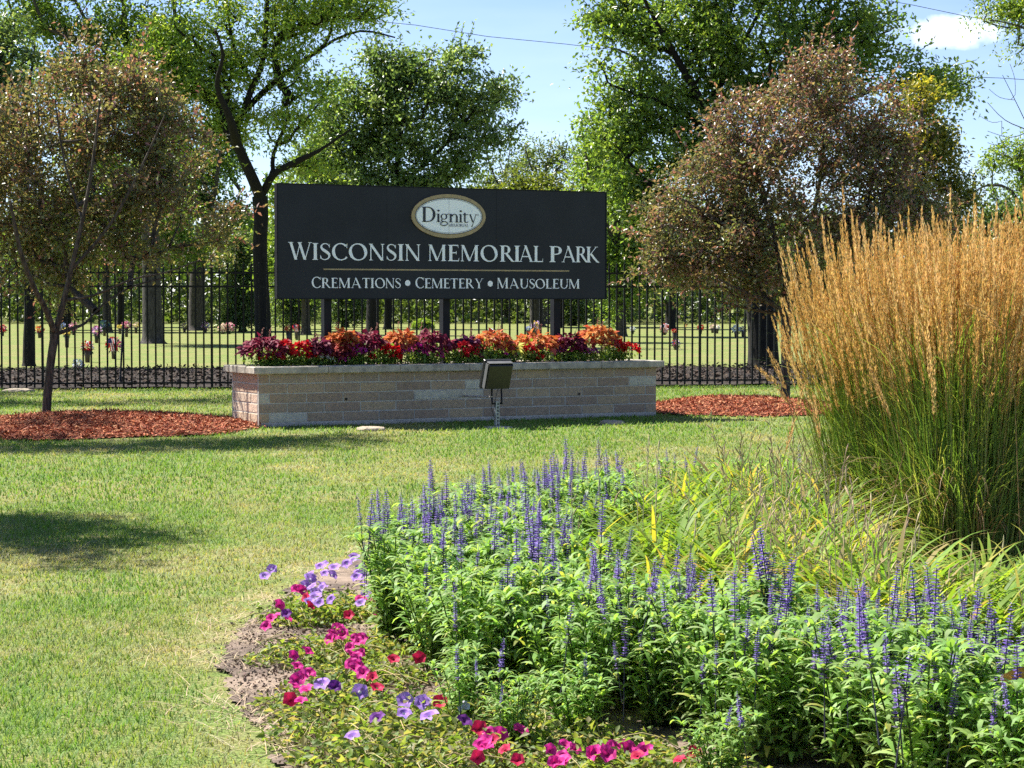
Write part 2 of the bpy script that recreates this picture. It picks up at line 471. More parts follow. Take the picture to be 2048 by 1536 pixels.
# mulch strip behind the fence, its colour darkened to stand for tree shade
xs = np.linspace(-14, 16, 40)
strip = [(x, fence_y(x) - .12 + .1 * math.sin(x * 2)) for x in xs] + [(x, fence_y(x) + 8.2 + .6 * math.sin(x * .9) + .25 * math.sin(x * 2.7)) for x in xs[::-1]]
M_mulchdark = noise_mat('shaded_mulch', (.010, .007, .005), (.035, .025, .018), scale=22, rough=1, bump=1, detail=9, c3=(.045, .034, .025), scale2=1.3)
tag(sheet('mulch_strip', strip, .012, M_mulchdark, amp=.03, res=150), kind='structure')
n = 16000
x = R.uniform(-10, 11, n); y = fence_y(x) + R.uniform(.0, 8.2, n)
mb = MB()
leaves(mb, np.stack([x, y, np.full(n, .05) + R.uniform(0, .03, n)], 1), unit(R.normal(size=(n, 3)) * [1, 1, .35]), unit(R.normal(size=(n, 3)) * [.6, .6, .6] + [0, 0, 1]), R.uniform(.04, .11, n), R.uniform(.02, .05, n), jit((.06, .043, .03), n, .7), .1, 0)  # chip colour darkened as well for the tree shade
tag(mb.build('mulch_chips', M_chip), 'dull brown wood chips and dead leaves strewn behind the iron fence', 'mulch', kind='stuff')

# red mulch rings
def mulch_ring(label, C, Rr, n, hgt):
    mb = MB(); nr, na = 14, 64; V = [[C[0], C[1], hgt]]; th = np.arange(na) / na * 2 * math.pi
    for k in range(1, nr + 1):
        f = k / nr
        for a in th:
            e = 1 + .07 * math.sin(3 * a + C[0]) + .05 * math.sin(7 * a)
            V.append([C[0] + Rr[0] * f * e * math.cos(a), C[1] + Rr[1] * f * e * math.sin(a), hgt * (1 - f ** 2.2) + .008 + .012 * R.uniform()])
    Fq = [[1 + (k - 1) * na + i, 1 + (k - 1) * na + (i + 1) % na, 1 + k * na + (i + 1) % na, 1 + k * na + i] for k in range(1, nr) for i in range(na)]
    Fq = [f[::-1] for f in Fq]
    base = (.17, .045, .026)
    mb.add(V, [[0, 1 + i, 1 + (i + 1) % na] for i in range(na)], base)
    mb.add(V, Fq, base)
    r = np.sqrt(R.uniform(0, 1, n)); a = R.uniform(0, 2 * math.pi, n); e = 1 + .07 * np.sin(3 * a + C[0]) + .05 * np.sin(7 * a)
    r = r * R.uniform(.98, 1.05, n)
    pos = np.stack([C[0] + Rr[0] * r * e * np.cos(a), C[1] + Rr[1] * r * e * np.sin(a), hgt * np.maximum(0, 1 - r ** 2.2) + R.uniform(.012, .035, n)], 1)
    pal = np.array([[.42, .135, .055], [.30, .080, .034], [.50, .22, .11], [.19, .052, .026]])[R.integers(0, 4, n)]
    leaves(mb, pos, unit(R.normal(size=(n, 3)) * [1, 1, .3]), unit(R.normal(size=(n, 3)) * .45 + [0, 0, 1]), R.uniform(.025, .075, n), R.uniform(.008, .02, n), jit(pal, n, .3), .1, 0)
    tag(mb.build('red_mulch', M_chip), label, 'mulch', 'red mulch rings under the small trees', 'stuff')
mulch_ring('rust red wood mulch around the bronze tree left of the planter', ML_C, ML_R, 34000, .10)
mulch_ring('rust red wood mulch around the bronze tree right of the planter', MR_C, MR_R, 22000, .10)

# ------------------------------------------------------------------ lawn blades (grass nobody could count)
def lawn():
    mb = MB()
    def patch(y0, y1, dens, hl, w, xm=.44):
        area_n = int(dens * xm * (y1 ** 2 - y0 ** 2))
        y = np.sqrt(R.uniform(y0 ** 2, y1 ** 2, area_n)); x = R.uniform(-xm, xm, area_n) * y
        ok = ~inpoly(x + R.normal(0, .05, area_n), y + R.normal(0, .05, area_n), BED)
        for C, Rr in ((ML_C, ML_R), (MR_C, MR_R)):
            ok &= (((x - C[0]) / Rr[0]) ** 2 + ((y - C[1]) / Rr[1]) ** 2) > R.normal(1.0, .05, area_n)
        rel = np.stack([x - CORNER[0], y - CORNER[1]], 1); u = rel @ U3[:2]; d = rel @ B3[:2]
        ok &= ~((u > -.01) & (u < PL_LEN + .01) & (d > -.01) & (d < PL_DEP + .01))
        ok &= y < fence_y(x) - .05 + R.normal(0, .05, area_n)
        x, y = x[ok], y[ok]; n = len(x)
        # distance to the bed edge: parched strip along it
        ex = np.min(np.stack([np.hypot(x - p[0], y - p[1]) for p in edge_pts], 0), 0)
        dry = (fbm(x * .8, y * .5, 1) - .5) * 1.5 + (fbm(x * 3.0, y * 1.6, 6) - .5) * 1.1 + .60 + np.exp(-(ex / .22) ** 2) * .55 + .16 * np.exp(-((y - 11.2) / 1.6) ** 2)
        dry = np.clip((dry - .57) * 1.5 + R.normal(0, .22, n), 0, 1)[:, None]
        keep = R.uniform(size=n) > np.clip(np.exp(-(ex / .16) ** 2) * .85, 0, .85)
        gr = np.array([[.105, .225, .032], [.145, .26, .043], [.20, .285, .072]])[R.integers(0, 3, n)]
        st = np.array([[.37, .335, .17], [.44, .395, .22], [.30, .29, .13]])[R.integers(0, 3, n)]
        t = jit(gr * (1 - dry) + st * dry, n, .22)
        x, y, t, dry = x[keep], y[keep], t[keep], dry[keep, 0]; n = len(x)
        L = hl * R.uniform(.55, 1.3, n) * (1 - .25 * dry)
        lean = R.uniform(.35, 1.15, n) + dry * .2
        strips(mb, np.stack([x, y, np.zeros(n)], 1), R.uniform(0, 2 * math.pi, n), L, w * R.uniform(.7, 1.3, n), lean * .5, lean + R.uniform(.2, 1.0, n), 2, 'blade', t)
    edge = np.array(BED)[[10, 11, 12, 13, 0, 1, 2, 3, 4, 5, 6, 7]]
    edge_pts = np.concatenate([np.linspace(edge[i], edge[i + 1], 8) for i in range(len(edge) - 1)])
    patch(5.2, 9, 6500, .030, .0040)
    patch(9, 13.5, 3000, .032, .0055)
    patch(13.5, 20, 1200, .038, .008)
    patch(20, 33, 600, .042, .012)
    m = 60; q = np.stack([R.uniform(-2.6, -.5, m), R.uniform(6.2, 13, m), np.full(m, .03)], 1); q[:, 0] = R.uniform(-.24, -.08, m) * q[:, 1]
    strips(mb, q, R.uniform(0, 6.28, m), R.uniform(.08, .28, m), .0032, 1.35, R.uniform(1.5, 1.8, m), 4, 'blade', jit((.46, .40, .22), m, .2))
    tag(mb.build('grass', M_blade), 'short mown lawn of green and straw coloured grass', 'grass', kind='stuff')
lawn()

# ------------------------------------------------------------------ stone planter
plant_root = thing('stone_planter', 'long raised planter of tan and grey split stone under the black sign', 'planter', CORNER)
def planter():
    ax = np.stack([U3, B3, Z3])
    mb = MB()
    core_t = (.46, .43, .38)
    kb = MB(); box(kb, PLN(PL_LEN / 2, PL_DEP / 2, WALL_H / 2), (PL_LEN / 2 - .004, PL_DEP / 2 - .004, WALL_H / 2 - .002), ax, core_t)
    kb.build('mortar', noise_mat('mortar', (.36, .34, .30), (.50, .47, .42), scale=30, rough=1, bump=0, spec=.1), plant_root, CORNER)
    base_h = .045; ch = (WALL_H - base_h) / 5; sl = .405; m = .0115
    pal = [(.235, .175, .125), (.26, .195, .135), (.215, .155, .115), (.29, .22, .14), (.215, .17, .13), (.33, .32, .265), (.37, .37, .315)]
    wts = [.2, .2, .17, .12, .13, .09, .09]
    rs = random.Random(5)
    def stone(u0, u1, z0, z1, face, t):
        ln = u1 - u0
        if ln < .03: return
        c = (np.array(t) * .7 + np.array([.235, .195, .15]) * .3) * rs.uniform(1.4, 1.62) * np.array([1.0, .97, .93])
        dep = .03; pr = rs.uniform(-.002, .003)
        if face == 'f': cc = PLN((u0 + u1) / 2, dep / 2 - pr, (z0 + z1) / 2); h = ((ln - m) / 2, dep / 2, (z1 - z0 - m) / 2)
        elif face == 'b': cc = PLN((u0 + u1) / 2, PL_DEP - dep / 2 + pr, (z0 + z1) / 2); h = ((ln - m) / 2, dep / 2, (z1 - z0 - m) / 2)
        elif face == 'l': cc = PLN(dep / 2 - pr, (u0 + u1) / 2, (z0 + z1) / 2); h = (dep / 2, (ln - m) / 2, (z1 - z0 - m) / 2)
        else: cc = PLN(PL_LEN - dep / 2 + pr, (u0 + u1) / 2, (z0 + z1) / 2); h = (dep / 2, (ln - m) / 2, (z1 - z0 - m) / 2)
        box(mb, cc, h, ax, c, bev=.004)
    for r in range(6):
        z0 = 0 if r == 0 else base_h + (r - 1) * ch; z1 = base_h if r == 0 else z0 + ch
        for face, ln in (('f', PL_LEN), ('b', PL_LEN), ('l', PL_DEP), ('r', PL_DEP)):
            end = 0.0 if face in 'fb' else .0305
            u = end; first = (sl * (.30 if r % 2 else .78)) if face in 'fb' else (sl * (.45 if r % 2 else .9))
            while u < ln - end - .001:
                e = min(u + first, ln - end); first = sl
                if ln - end - e < .08: e = ln - end
                t = rs.choices(pal, wts)[0]
                if r == 0: t = (.27, .265, .26)
                if face == 'l' and r >= 4: t = (.30, .205, .145)  # darker, redder top courses paint in the shadow under the cap
                elif face == 'l': t = rs.choice([(.40, .30, .23), (.42, .33, .25), (.38, .29, .20)])  # paler end stones paint in the sun on the left face
                stone(u, e, z0, z1, face, t); u = e
    w = mb.build('wall', M_stone, plant_root, CORNER)
    # weep holes in the front
    for px, py in ((692, 798), (1158, 788)):
        hb = MB()
        p = None
        d = ray(px, py); o = np.array([0, 0, EYE]); nf = -B3
        t_ = np.dot(CORNER - o, nf) / np.dot(d, nf); p = o + d * t_
        c = p + nf * .006
        polytube(hb, [c, c - nf * .004], [.014, .014], 10, (.01, .01, .01))
        hb.build('weep_hole', M_black, plant_root, CORNER)
    cb = MB(); nseg = 6; L = PL_LEN + 2 * OVER
    for k in range(nseg):
        a, b = -OVER + L * k / nseg, -OVER + L * (k + 1) / nseg
        for d0, d1 in ((-OVER, .20), (PL_DEP - .20, PL_DEP + OVER)):
            box(cb, PLN((a + b) / 2, (d0 + d1) / 2, WALL_H + CAP_T / 2), ((b - a) / 2 - .0015, (d1 - d0) / 2, CAP_T / 2), ax, np.array((.35, .315, .255)) * R.uniform(.9, 1.1), bev=.008)
    for a, b in ((-OVER, .20), (PL_LEN - .20, PL_LEN + OVER)):
        box(cb, PLN((a + b) / 2, PL_DEP / 2, WALL_H + CAP_T / 2), ((b - a) / 2, PL_DEP / 2 - .2015, CAP_T / 2), ax, (.29, .26, .21), bev=.006)
    m2 = tint_mat('cap_stone', rough=.95, scale=9, amount=.45, bump=.8, dist=.01)
    cb.build('cap', m2, plant_root, CORNER)
    sb = MB(); box(sb, PLN(PL_LEN / 2, PL_DEP / 2, WALL_H + .02), (PL_LEN / 2 - .2, PL_DEP / 2 - .2, .03), ax, (.05, .035, .025))
    sb.build('potting_soil', M_soil, plant_root, CORNER)
planter()

# ------------------------------------------------------------------ sign
SD = .40
s_of = lambda px: None
def sign_hit(px, py, d=SD):
    o = np.array([0, 0, EYE]); r = ray(px, py); nf = -B3; q = PLN(0, d, 0)
    t = np.dot(q - o, nf) / np.dot(r, nf); p = o + r * t
    return np.dot(p - q, U3), p[2]
uL, _ = sign_hit(554, 500); uR, _ = sign_hit(1212.5, 500)
_, zT = sign_hit(553, 367); _, zB = sign_hit(555, 597)
SW, SH = uR - uL, zT - zB
sign_root = thing('cemetery_sign', 'wide black sign board with pale serif lettering on three posts', 'sign', PLN((uL + uR) / 2, SD, WALL_H))
def SG(u, z, off): return PLN(u, SD, z) - B3 * off
def flat(mb, pts, off, tint=(1, 1, 1)):
    V = [SG(p[0], p[1], off) for p in pts]
    mb.add(V, [list(range(len(V)))], tint)
def build_sign():
    org = sign_root.location
    ax = np.stack([U3, B3, Z3])
    mb = MB(); box(mb, PLN((uL + uR) / 2, SD + .03, (zT + zB) / 2), (SW / 2, .03, SH / 2), ax, bev=.004)
    mb.build('sign_panel', M_panel, sign_root, org)
    for px in (653, 890, 1111):
        u, _ = sign_hit(px, 640, SD + .11)
        pb = MB(); box(pb, PLN(u, SD + .115, (zT - .15 + .3) / 2), (.042, .05, (zT - .15 - .3) / 2), ax, bev=.006)
        pb.build('post', M_post, sign_root, org)

    for px in (774, 993):
        u, _ = sign_hit(px, 500); b = MB(); flat(b, [(u - .0012, zB + .004), (u + .0012, zB + .004), (u + .0012, zT - .004), (u - .0012, zT - .004)], .0012); b.build('seam', M_black, sign_root, org)
    tb = MB()
    for (a, c, z0, z1) in ((uL - .003, uL + .009, zB, zT), (uR - .009, uR + .003, zB, zT)): box(tb, PLN((a + c) / 2, SD + .028, (z0 + z1) / 2), ((c - a) / 2, .034, (z1 - z0) / 2 + .002), ax)
    box(tb, PLN((uL + uR) / 2, SD + .028, zB - .002), (SW / 2 - .0095, .0335, .005), ax); box(tb, PLN((uL + uR) / 2, SD + .028, zT + .002), (SW / 2 - .0095, .0335, .005), ax)
    tb.build('edge_trim', M_post, sign_root, org)
    # ---- glyphs: unit cap height, lists of convex polygons
    TK, TN = .168, .062
    def stem(x, w=TK, y0=0., y1=1., s0=True, s1=True, sx=.075):
        q = [[(x - w / 2, y0), (x + w / 2, y0), (x + w / 2, y1), (x - w / 2, y1)]]
        for y, on, sg in ((y0, s0, 1), (y1, s1, -1)):
            if on:
                q.append([(x - w / 2 - sx, y), (x + w / 2 + sx, y), (x + w / 2 + sx, y + sg * .03), (x - w / 2 - sx, y + sg * .03)])
                q.append([(x - w / 2 - sx * .5, y + sg * .03), (x + w / 2 + sx * .5, y + sg * .03), (x + w / 2, y + sg * .08), (x - w / 2, y + sg * .08)])
        return q
    def diag(x0, y0, x1, y1, w): return [[(x0 - w / 2, y0), (x0 + w / 2, y0), (x1 + w / 2, y1), (x1 - w / 2, y1)]]
    def bar(x0, x1, y, h=TN, tip=0.0):
        q = [[(x0, y - h / 2), (x1, y - h / 2), (x1, y + h / 2), (x0, y + h / 2)]]
        if tip: q.append([(x1 - .035, y), (x1 + .005, y + (tip if tip > 0 else 0)), (x1 + .02, y + (tip if tip > 0 else 0)), (x1 + .01, y)] if tip > 0 else [(x1 - .035, y), (x1 + .01, y), (x1 + .02, y + tip), (x1 + .005, y + tip)])
        return q
    def serif(x, y, w=.13): return [[(x - w, y - (.03 if y > .5 else 0)), (x + w, y - (.03 if y > .5 else 0)), (x + w, y + (0 if y > .5 else .03)), (x - w, y + (0 if y > .5 else .03))]]
    def arc(cx, cy, rx, ry, a0, a1, wx=TK, wy=TN, n=20, tilt=0.0):
        q = []; pr = None
        for k in range(n + 1):
            a = rad(a0 + (a1 - a0) * k / n); c, s = math.cos(a), math.sin(a)
            c2 = math.cos(a - tilt) ** 2
            w = wy + (wx - wy) * c2
            e = ((cx + rx * c, cy + ry * s), (cx + rx * c - w * c, cy + ry * s - w * s))
            if pr: q.append([pr[0], e[0], e[1], pr[1]])
            pr = e
        return q
    def stroke(pts, ws):
        pts = np.array(pts, float); tg = np.gradient(pts, axis=0); tg /= np.linalg.norm(tg, axis=1)[:, None]; nr = np.stack([-tg[:, 1], tg[:, 0]], 1)
        a, b = pts + nr * np.array(ws)[:, None] / 2, pts - nr * np.array(ws)[:, None] / 2
        return [[tuple(a[i]), tuple(b[i]), tuple(b[i + 1]), tuple(a[i + 1])] for i in range(len(pts) - 1)]
    def spl(ctrl, n=8):
        c = np.array(ctrl, float); out = []
        for i in range(len(c) - 1):
            p0, p1, p2, p3 = c[max(i - 1, 0)], c[i], c[i + 1], c[min(i + 2, len(c) - 1)]
            for k in range(n):
                t = k / n; out.append(.5 * (2 * p1 + (p2 - p0) * t + (2 * p0 - 5 * p1 + 4 * p2 - p3) * t * t + (3 * p1 - p0 - 3 * p2 + p3) * t ** 3))
        out.append(c[-1]); return np.array(out)
    def glyph(ch):
        if ch == 'I': return stem(.15)
        if ch == 'N': return stem(.12, .055) + diag(.10, 1, .74, 0, .16) + stem(.76, .055, s0=False) 
        if ch == 'M': return stem(.13, .055, s1=False) + diag(.16, 1, .56, .02, .15) + diag(.56, .02, .94, 1, .05) + stem(.96, TK, s1=False) + [[(.04, .97), (.2, .97), (.2, 1), (.04, 1)], [(.9, .97), (1.1, .97), (1.1, 1), (.9, 1)]]
        if ch == 'E': return stem(.15) + bar(.2, .56, .976, TN, -.16) + bar(.2, .47, .52) + [[(.44, .42), (.47, .42), (.47, .62), (.44, .62)]] + bar(.2, .60, .024, TN, .18)
        if ch == 'L': return stem(.15) + bar(.2, .60, .024, TN, .2)
        if ch == 'P': return stem(.15) + bar(.2, .36, .976) + arc(.35, .735, .27, .265, -90, 90) + bar(.2, .36, .494)
        if ch == 'R': return stem(.15) + bar(.2, .36, .976) + arc(.35, .745, .25, .255, -90, 90) + bar(.2, .36, .514) + stroke([(.36, .50), (.52, .28), (.70, .05), (.83, .0)], [.13, .14, .12, .03])
        if ch == 'A': return diag(.10, 0, .45, 1, .05) + diag(.84, 0, .43, 1.03, .15) + bar(.22, .66, .33) + serif(.10, 0, .11) + serif(.84, 0, .14)
        if ch == 'W': return diag(.10, 1, .40, 0, .15) + diag(.40, 0, .66, 1, .05) + diag(.60, 1, .92, 0, .15) + diag(.92, 0, 1.22, 1, .05) + serif(.10, 1, .15) + serif(.63, 1, .13) + serif(1.22, 1, .11)
        if ch == 'K': return stem(.15) + diag(.24, .47, .66, 1, .055) + serif(.66, 1, .11) + stroke([(.30, .55), (.52, .27), (.72, .05), (.86, .0)], [.12, .14, .12, .03])
        if ch == 'T': return stem(.40, s1=False) + bar(.04, .76, .976) + [[(.04, .976), (.075, .976), (.05, .80), (.03, .80)], [(.725, .976), (.76, .976), (.77, .80), (.75, .80)]]
        if ch == 'Y': return stem(.42, y1=.46, s1=False) + diag(.43, .42, .12, 1, .14) + diag(.41, .42, .74, 1, .05) + serif(.12, 1, .13) + serif(.74, 1, .10)
        if ch == 'U': return [q for q in stem(.15, y0=.36, s0=False)] + stem(.74, .055, y0=.36, s0=False) + arc(.42, .36, .345, .37, 180, 360, TK * .75, .06)
        if ch == 'O': return arc(.5, .5, .48, .52, 0, 360, TK, TN, 40, .25)
        if ch == 'C': return arc(.5, .5, .48, .52, 48, 318, TK, TN, 32, .15) + [[(.80, .72), (.835, .72), (.835, 1.0), (.80, .97)]]
        if ch == 'S':
            p = spl([(.50, .80), (.43, .93), (.28, .975), (.14, .90), (.10, .76), (.18, .62), (.32, .51), (.46, .38), (.50, .24), (.43, .09), (.27, .02), (.12, .07), (.05, .22)], 5)
            k = np.linspace(0, 1, len(p)); w = .045 + .115 * np.exp(-((k - .5) / .20) ** 2)
            return stroke(p, w) + [[(.485, .74), (.515, .74), (.515, .96), (.485, .93)], [(.035, .06), (.065, .09), (.065, .28), (.035, .28)]]
        if ch == 'D': return stem(.15) + bar(.2, .40, .976) + bar(.2, .40, .024) + arc(.38, .5, .46, .5, -90, 90)
        if ch == 'i': return stem(.12, .10, 0, .56, True, False, .06) + [[(.02, .56), (.12, .56), (.12, .50), (.02, .525)]] + arc(.12, .76, .065, .065, 0, 360, .064, .064, 12)
        if ch == 'n': return stem(.12, .10, 0, .56, True, False, .06) + [[(.02, .56), (.12, .56), (.12, .50), (.02, .525)]] + arc(.33, .36, .19, .21, 0, 165, .10, .05, 14) + stem(.47, .10, 0, .37, True, False, .06)
        if ch == 't': return stem(.15, .10, .06, .66, False, False) + bar(.02, .36, .535, .05) + stroke(spl([(.15, .10), (.18, .03), (.27, .01), (.38, .07)], 4), np.linspace(.10, .03, 13))
        if ch == 'y': return diag(.10, .56, .32, .02, .11) + diag(.55, .56, .26, -.24, .045) + serif(.10, .56, .09) + serif(.55, .56, .08) + arc(.24, -.24, .055, .05, 0, 360, .05, .05, 10)
        if ch == 'g': return arc(.25, .37, .20, .195, 0, 360, .085, .04, 22) + stroke(spl([(.16, .20), (.10, .12), (.18, .05), (.34, .03), (.44, -.04), (.42, -.16), (.24, -.23), (.07, -.17), (.08, -.06), (.20, .04)], 4), np.full(37, .055)) + stroke([(.38, .48), (.47, .55), (.52, .55)], [.03, .06, .05])
        return []
    def put(mb, ch, u0, u1, zb, hgt, off):
        g = glyph(ch)
        xs_ = [p[0] for q in g for p in q]; x0, x1 = min(xs_), max(xs_)
        sc = (u1 - u0) / (x1 - x0)
        for i, q in enumerate(g):
            pts = [(u0 + (p[0] - x0) * sc, zb + p[1] * hgt) for p in q]
            ar = sum(pts[k - 1][0] * pts[k][1] - pts[k][0] * pts[k - 1][1] for k in range(len(pts)))
            flat(mb, pts if ar > 0 else pts[::-1], off + i * .00012)
    cx = lambda x: 540 + x / 2.926
    cy = lambda y: 350 + y / 2.926
    def hit(x, y): return sign_hit(cx(x), cy(y), SD)
    # first line, letter extents read off the photograph
    l1 = [('W', 105, 245), ('I', 247, 281), ('S', 291, 352), ('C', 361, 452), ('O', 460, 568), ('N', 578, 668), ('S', 680, 738), ('I', 747, 781), ('N', 790, 879),
          ('M', 925, 1030), ('E', 1041, 1106), ('M', 1114, 1221), ('O', 1231, 1331), ('R', 1344, 1428), ('I', 1428, 1462), ('A', 1455, 1540), ('L', 1542, 1597),
          ('P', 1634, 1706), ('A', 1706, 1790), ('R', 1788, 1860), ('K', 1850, 1926)]
    zb = (hit(180, 492)[1] + hit(1880, 515)[1]) / 2; h1 = (hit(180, 392)[1] - hit(180, 492)[1]) * .985
    mb = MB()
    for i, (ch, a, b) in enumerate(l1):
        big = 1.04 if i == 0 else 1.0
        put(mb, ch, hit(a, 450)[0], hit(b, 450)[0], zb, h1 * big, .0032 + (i % 2) * .0022)
    zb2 = (hit(300, 658)[1] + hit(1750, 667)[1]) / 2; h2 = hit(500, 600)[1] - hit(500, 660)[1]
    for w, a, b in (('CREMATIONS', 243, 763), ('CEMETERY', 850, 1246), ('MAUSOLEUM', 1328, 1811)):
        ua, ub = hit(a, 630)[0], hit(b, 630)[0]
        ws = []
        for ch in w:
            xs_ = [p[0] for q in glyph(ch) for p in q]; ws.append(max(xs_) - min(xs_))
        gap = .07; tot = sum(ws) + gap * (len(w) - 1); sc = (ub - ua) / tot; u = ua
        for k, (ch, wd) in enumerate(zip(w, ws)):
            put(mb, ch, u, u + wd * sc, zb2, h2 * (1.06 if k == 0 else .97), .0032 + (k % 2) * .0022); u += (wd + gap) * sc
    for x, y in ((805, 632), (1288, 636)):
        u, z = hit(x, y); r = .0315
        flat(mb, [(u + r * math.cos(a), z + r * math.sin(a)) for a in np.linspace(0, 2 * math.pi, 24)[:-1]], .0032)
    mb.build('lettering', M_white, sign_root, org)
    gb = MB()
    u0, z0 = hit(312, 547); u1, z1 = hit(1750, 566); zz = (z0 + z1) / 2; hh = .0072
    flat(gb, [(u0, zz - hh), (u1, zz - hh), (u1, zz + hh), (u0, zz + hh)], .0032)
    gb.build('rule_line', M_gold, sign_root, org)
    ec = hit(1041, 241); ea = (hit(1258, 241)[0] - hit(825, 241)[0]) / 2; eb = (hit(1041, 112)[1] - hit(1041, 369)[1]) / 2
    ec = ((hit(1258, 241)[0] + hit(825, 241)[0]) / 2, ec[1])
    def ell(k, kk=None): return [(ec[0] + (ea - k) * math.cos(a), ec[1] + (eb - k) * math.sin(a)) for a in np.linspace(0, 2 * math.pi, 73)[:-1]]
    def disc(name, k, off, mat, par):
        b = MB(); pts = ell(k); V = [SG(*p, off) for p in pts] + [SG(*p, off - .02 if name == 'emblem' else off - .002) for p in pts]; nn = len(pts)
        b.add(V, [list(range(nn))]); b.add(V, [[i, i + nn, (i + 1) % nn + nn, (i + 1) % nn] for i in range(nn)])
        return b.build(name, mat, par, org)
    em = disc('emblem', 0, .018, M_gold, sign_root)
    em.parent = sign_root
    def child(b, name, mat):
        o = b.build(name, mat, em, org); return o
    def ering(name, k0, k1, off, mat):
        b = MB(); A, B = ell(k0), ell(k1); nn = len(A)
        b.add([SG(*p, off) for p in A] + [SG(*p, off) for p in B], [[i, (i + 1) % nn, (i + 1) % nn + nn, i + nn] for i in range(nn)])
        child(b, name, mat)
    b = MB(); b.add([SG(*p, .0205) for p in ell(.043)], [list(range(72))]); child(b, 'emblem_face', M_white)
    ering('emblem_border', .040, .0465, .0222, M_ink)
    ering('emblem_border', .053, .057, .0222, M_ink)
    X = lambda x: sign_hit(820 + x / 12.05, 425)[0]; Zz = lambda x, y: sign_hit(820 + x / 12.05, 380 + y / 12.05)[1]
    b = MB(); base = Zz(800, 778); hgt = Zz(300, 408) - Zz(300, 772)
    for i, (ch, a, c) in enumerate((('D', 262, 592), ('i', 612, 712), ('g', 706, 905), ('n', 915, 1150), ('i', 1150, 1248), ('t', 1250, 1385), ('y', 1395, 1595))):
        put(b, ch, X(a), X(c), base, hgt, .0235 + (i % 2) * .002)
    child(b, 'emblem_lettering', M_ink)
    b = MB(); zb3 = Zz(1140, 890); h3 = (Zz(1140, 815) - zb3)
    ws = [max(p[0] for q in glyph(c) for p in q) - min(p[0] for q in glyph(c) for p in q) for c in 'MEMORIAL']
    u = X(905); sc = (X(1385) - X(905)) / (sum(ws) + .05 * 7)
    for k, (ch, wd) in enumerate(zip('MEMORIAL', ws)):
        put(b, ch, u, u + wd * sc, zb3, h3, .0235 + (k % 2) * .002); u += (wd + .05) * sc
    u, z = X(1618), Zz(1618, 605)
    rr = .0105
    ring = [[(u + r_ * math.cos(a), z + r_ * math.sin(a)) for r_ in (rr, rr * .7)] for a in np.linspace(0, 2 * math.pi, 13)]
    for k in range(12): pass
    child(b, 'emblem_caption', M_inkpale)
    b = MB()
    for k in range(12): flat(b, [ring[k][0], ring[k + 1][0], ring[k + 1][1], ring[k][1]], .0235)
    child(b, 'emblem_mark', M_inkpale)
    b = MB(); u = X(920); z0, z1 = Zz(920, 1080), Zz(920, 180)
    flat(b, [(u - .0012, z0), (u + .0012, z0), (u + .0012, z1), (u - .0012, z1)], .0215)
    child(b, 'emblem_seam', M_inkpale)
build_sign()

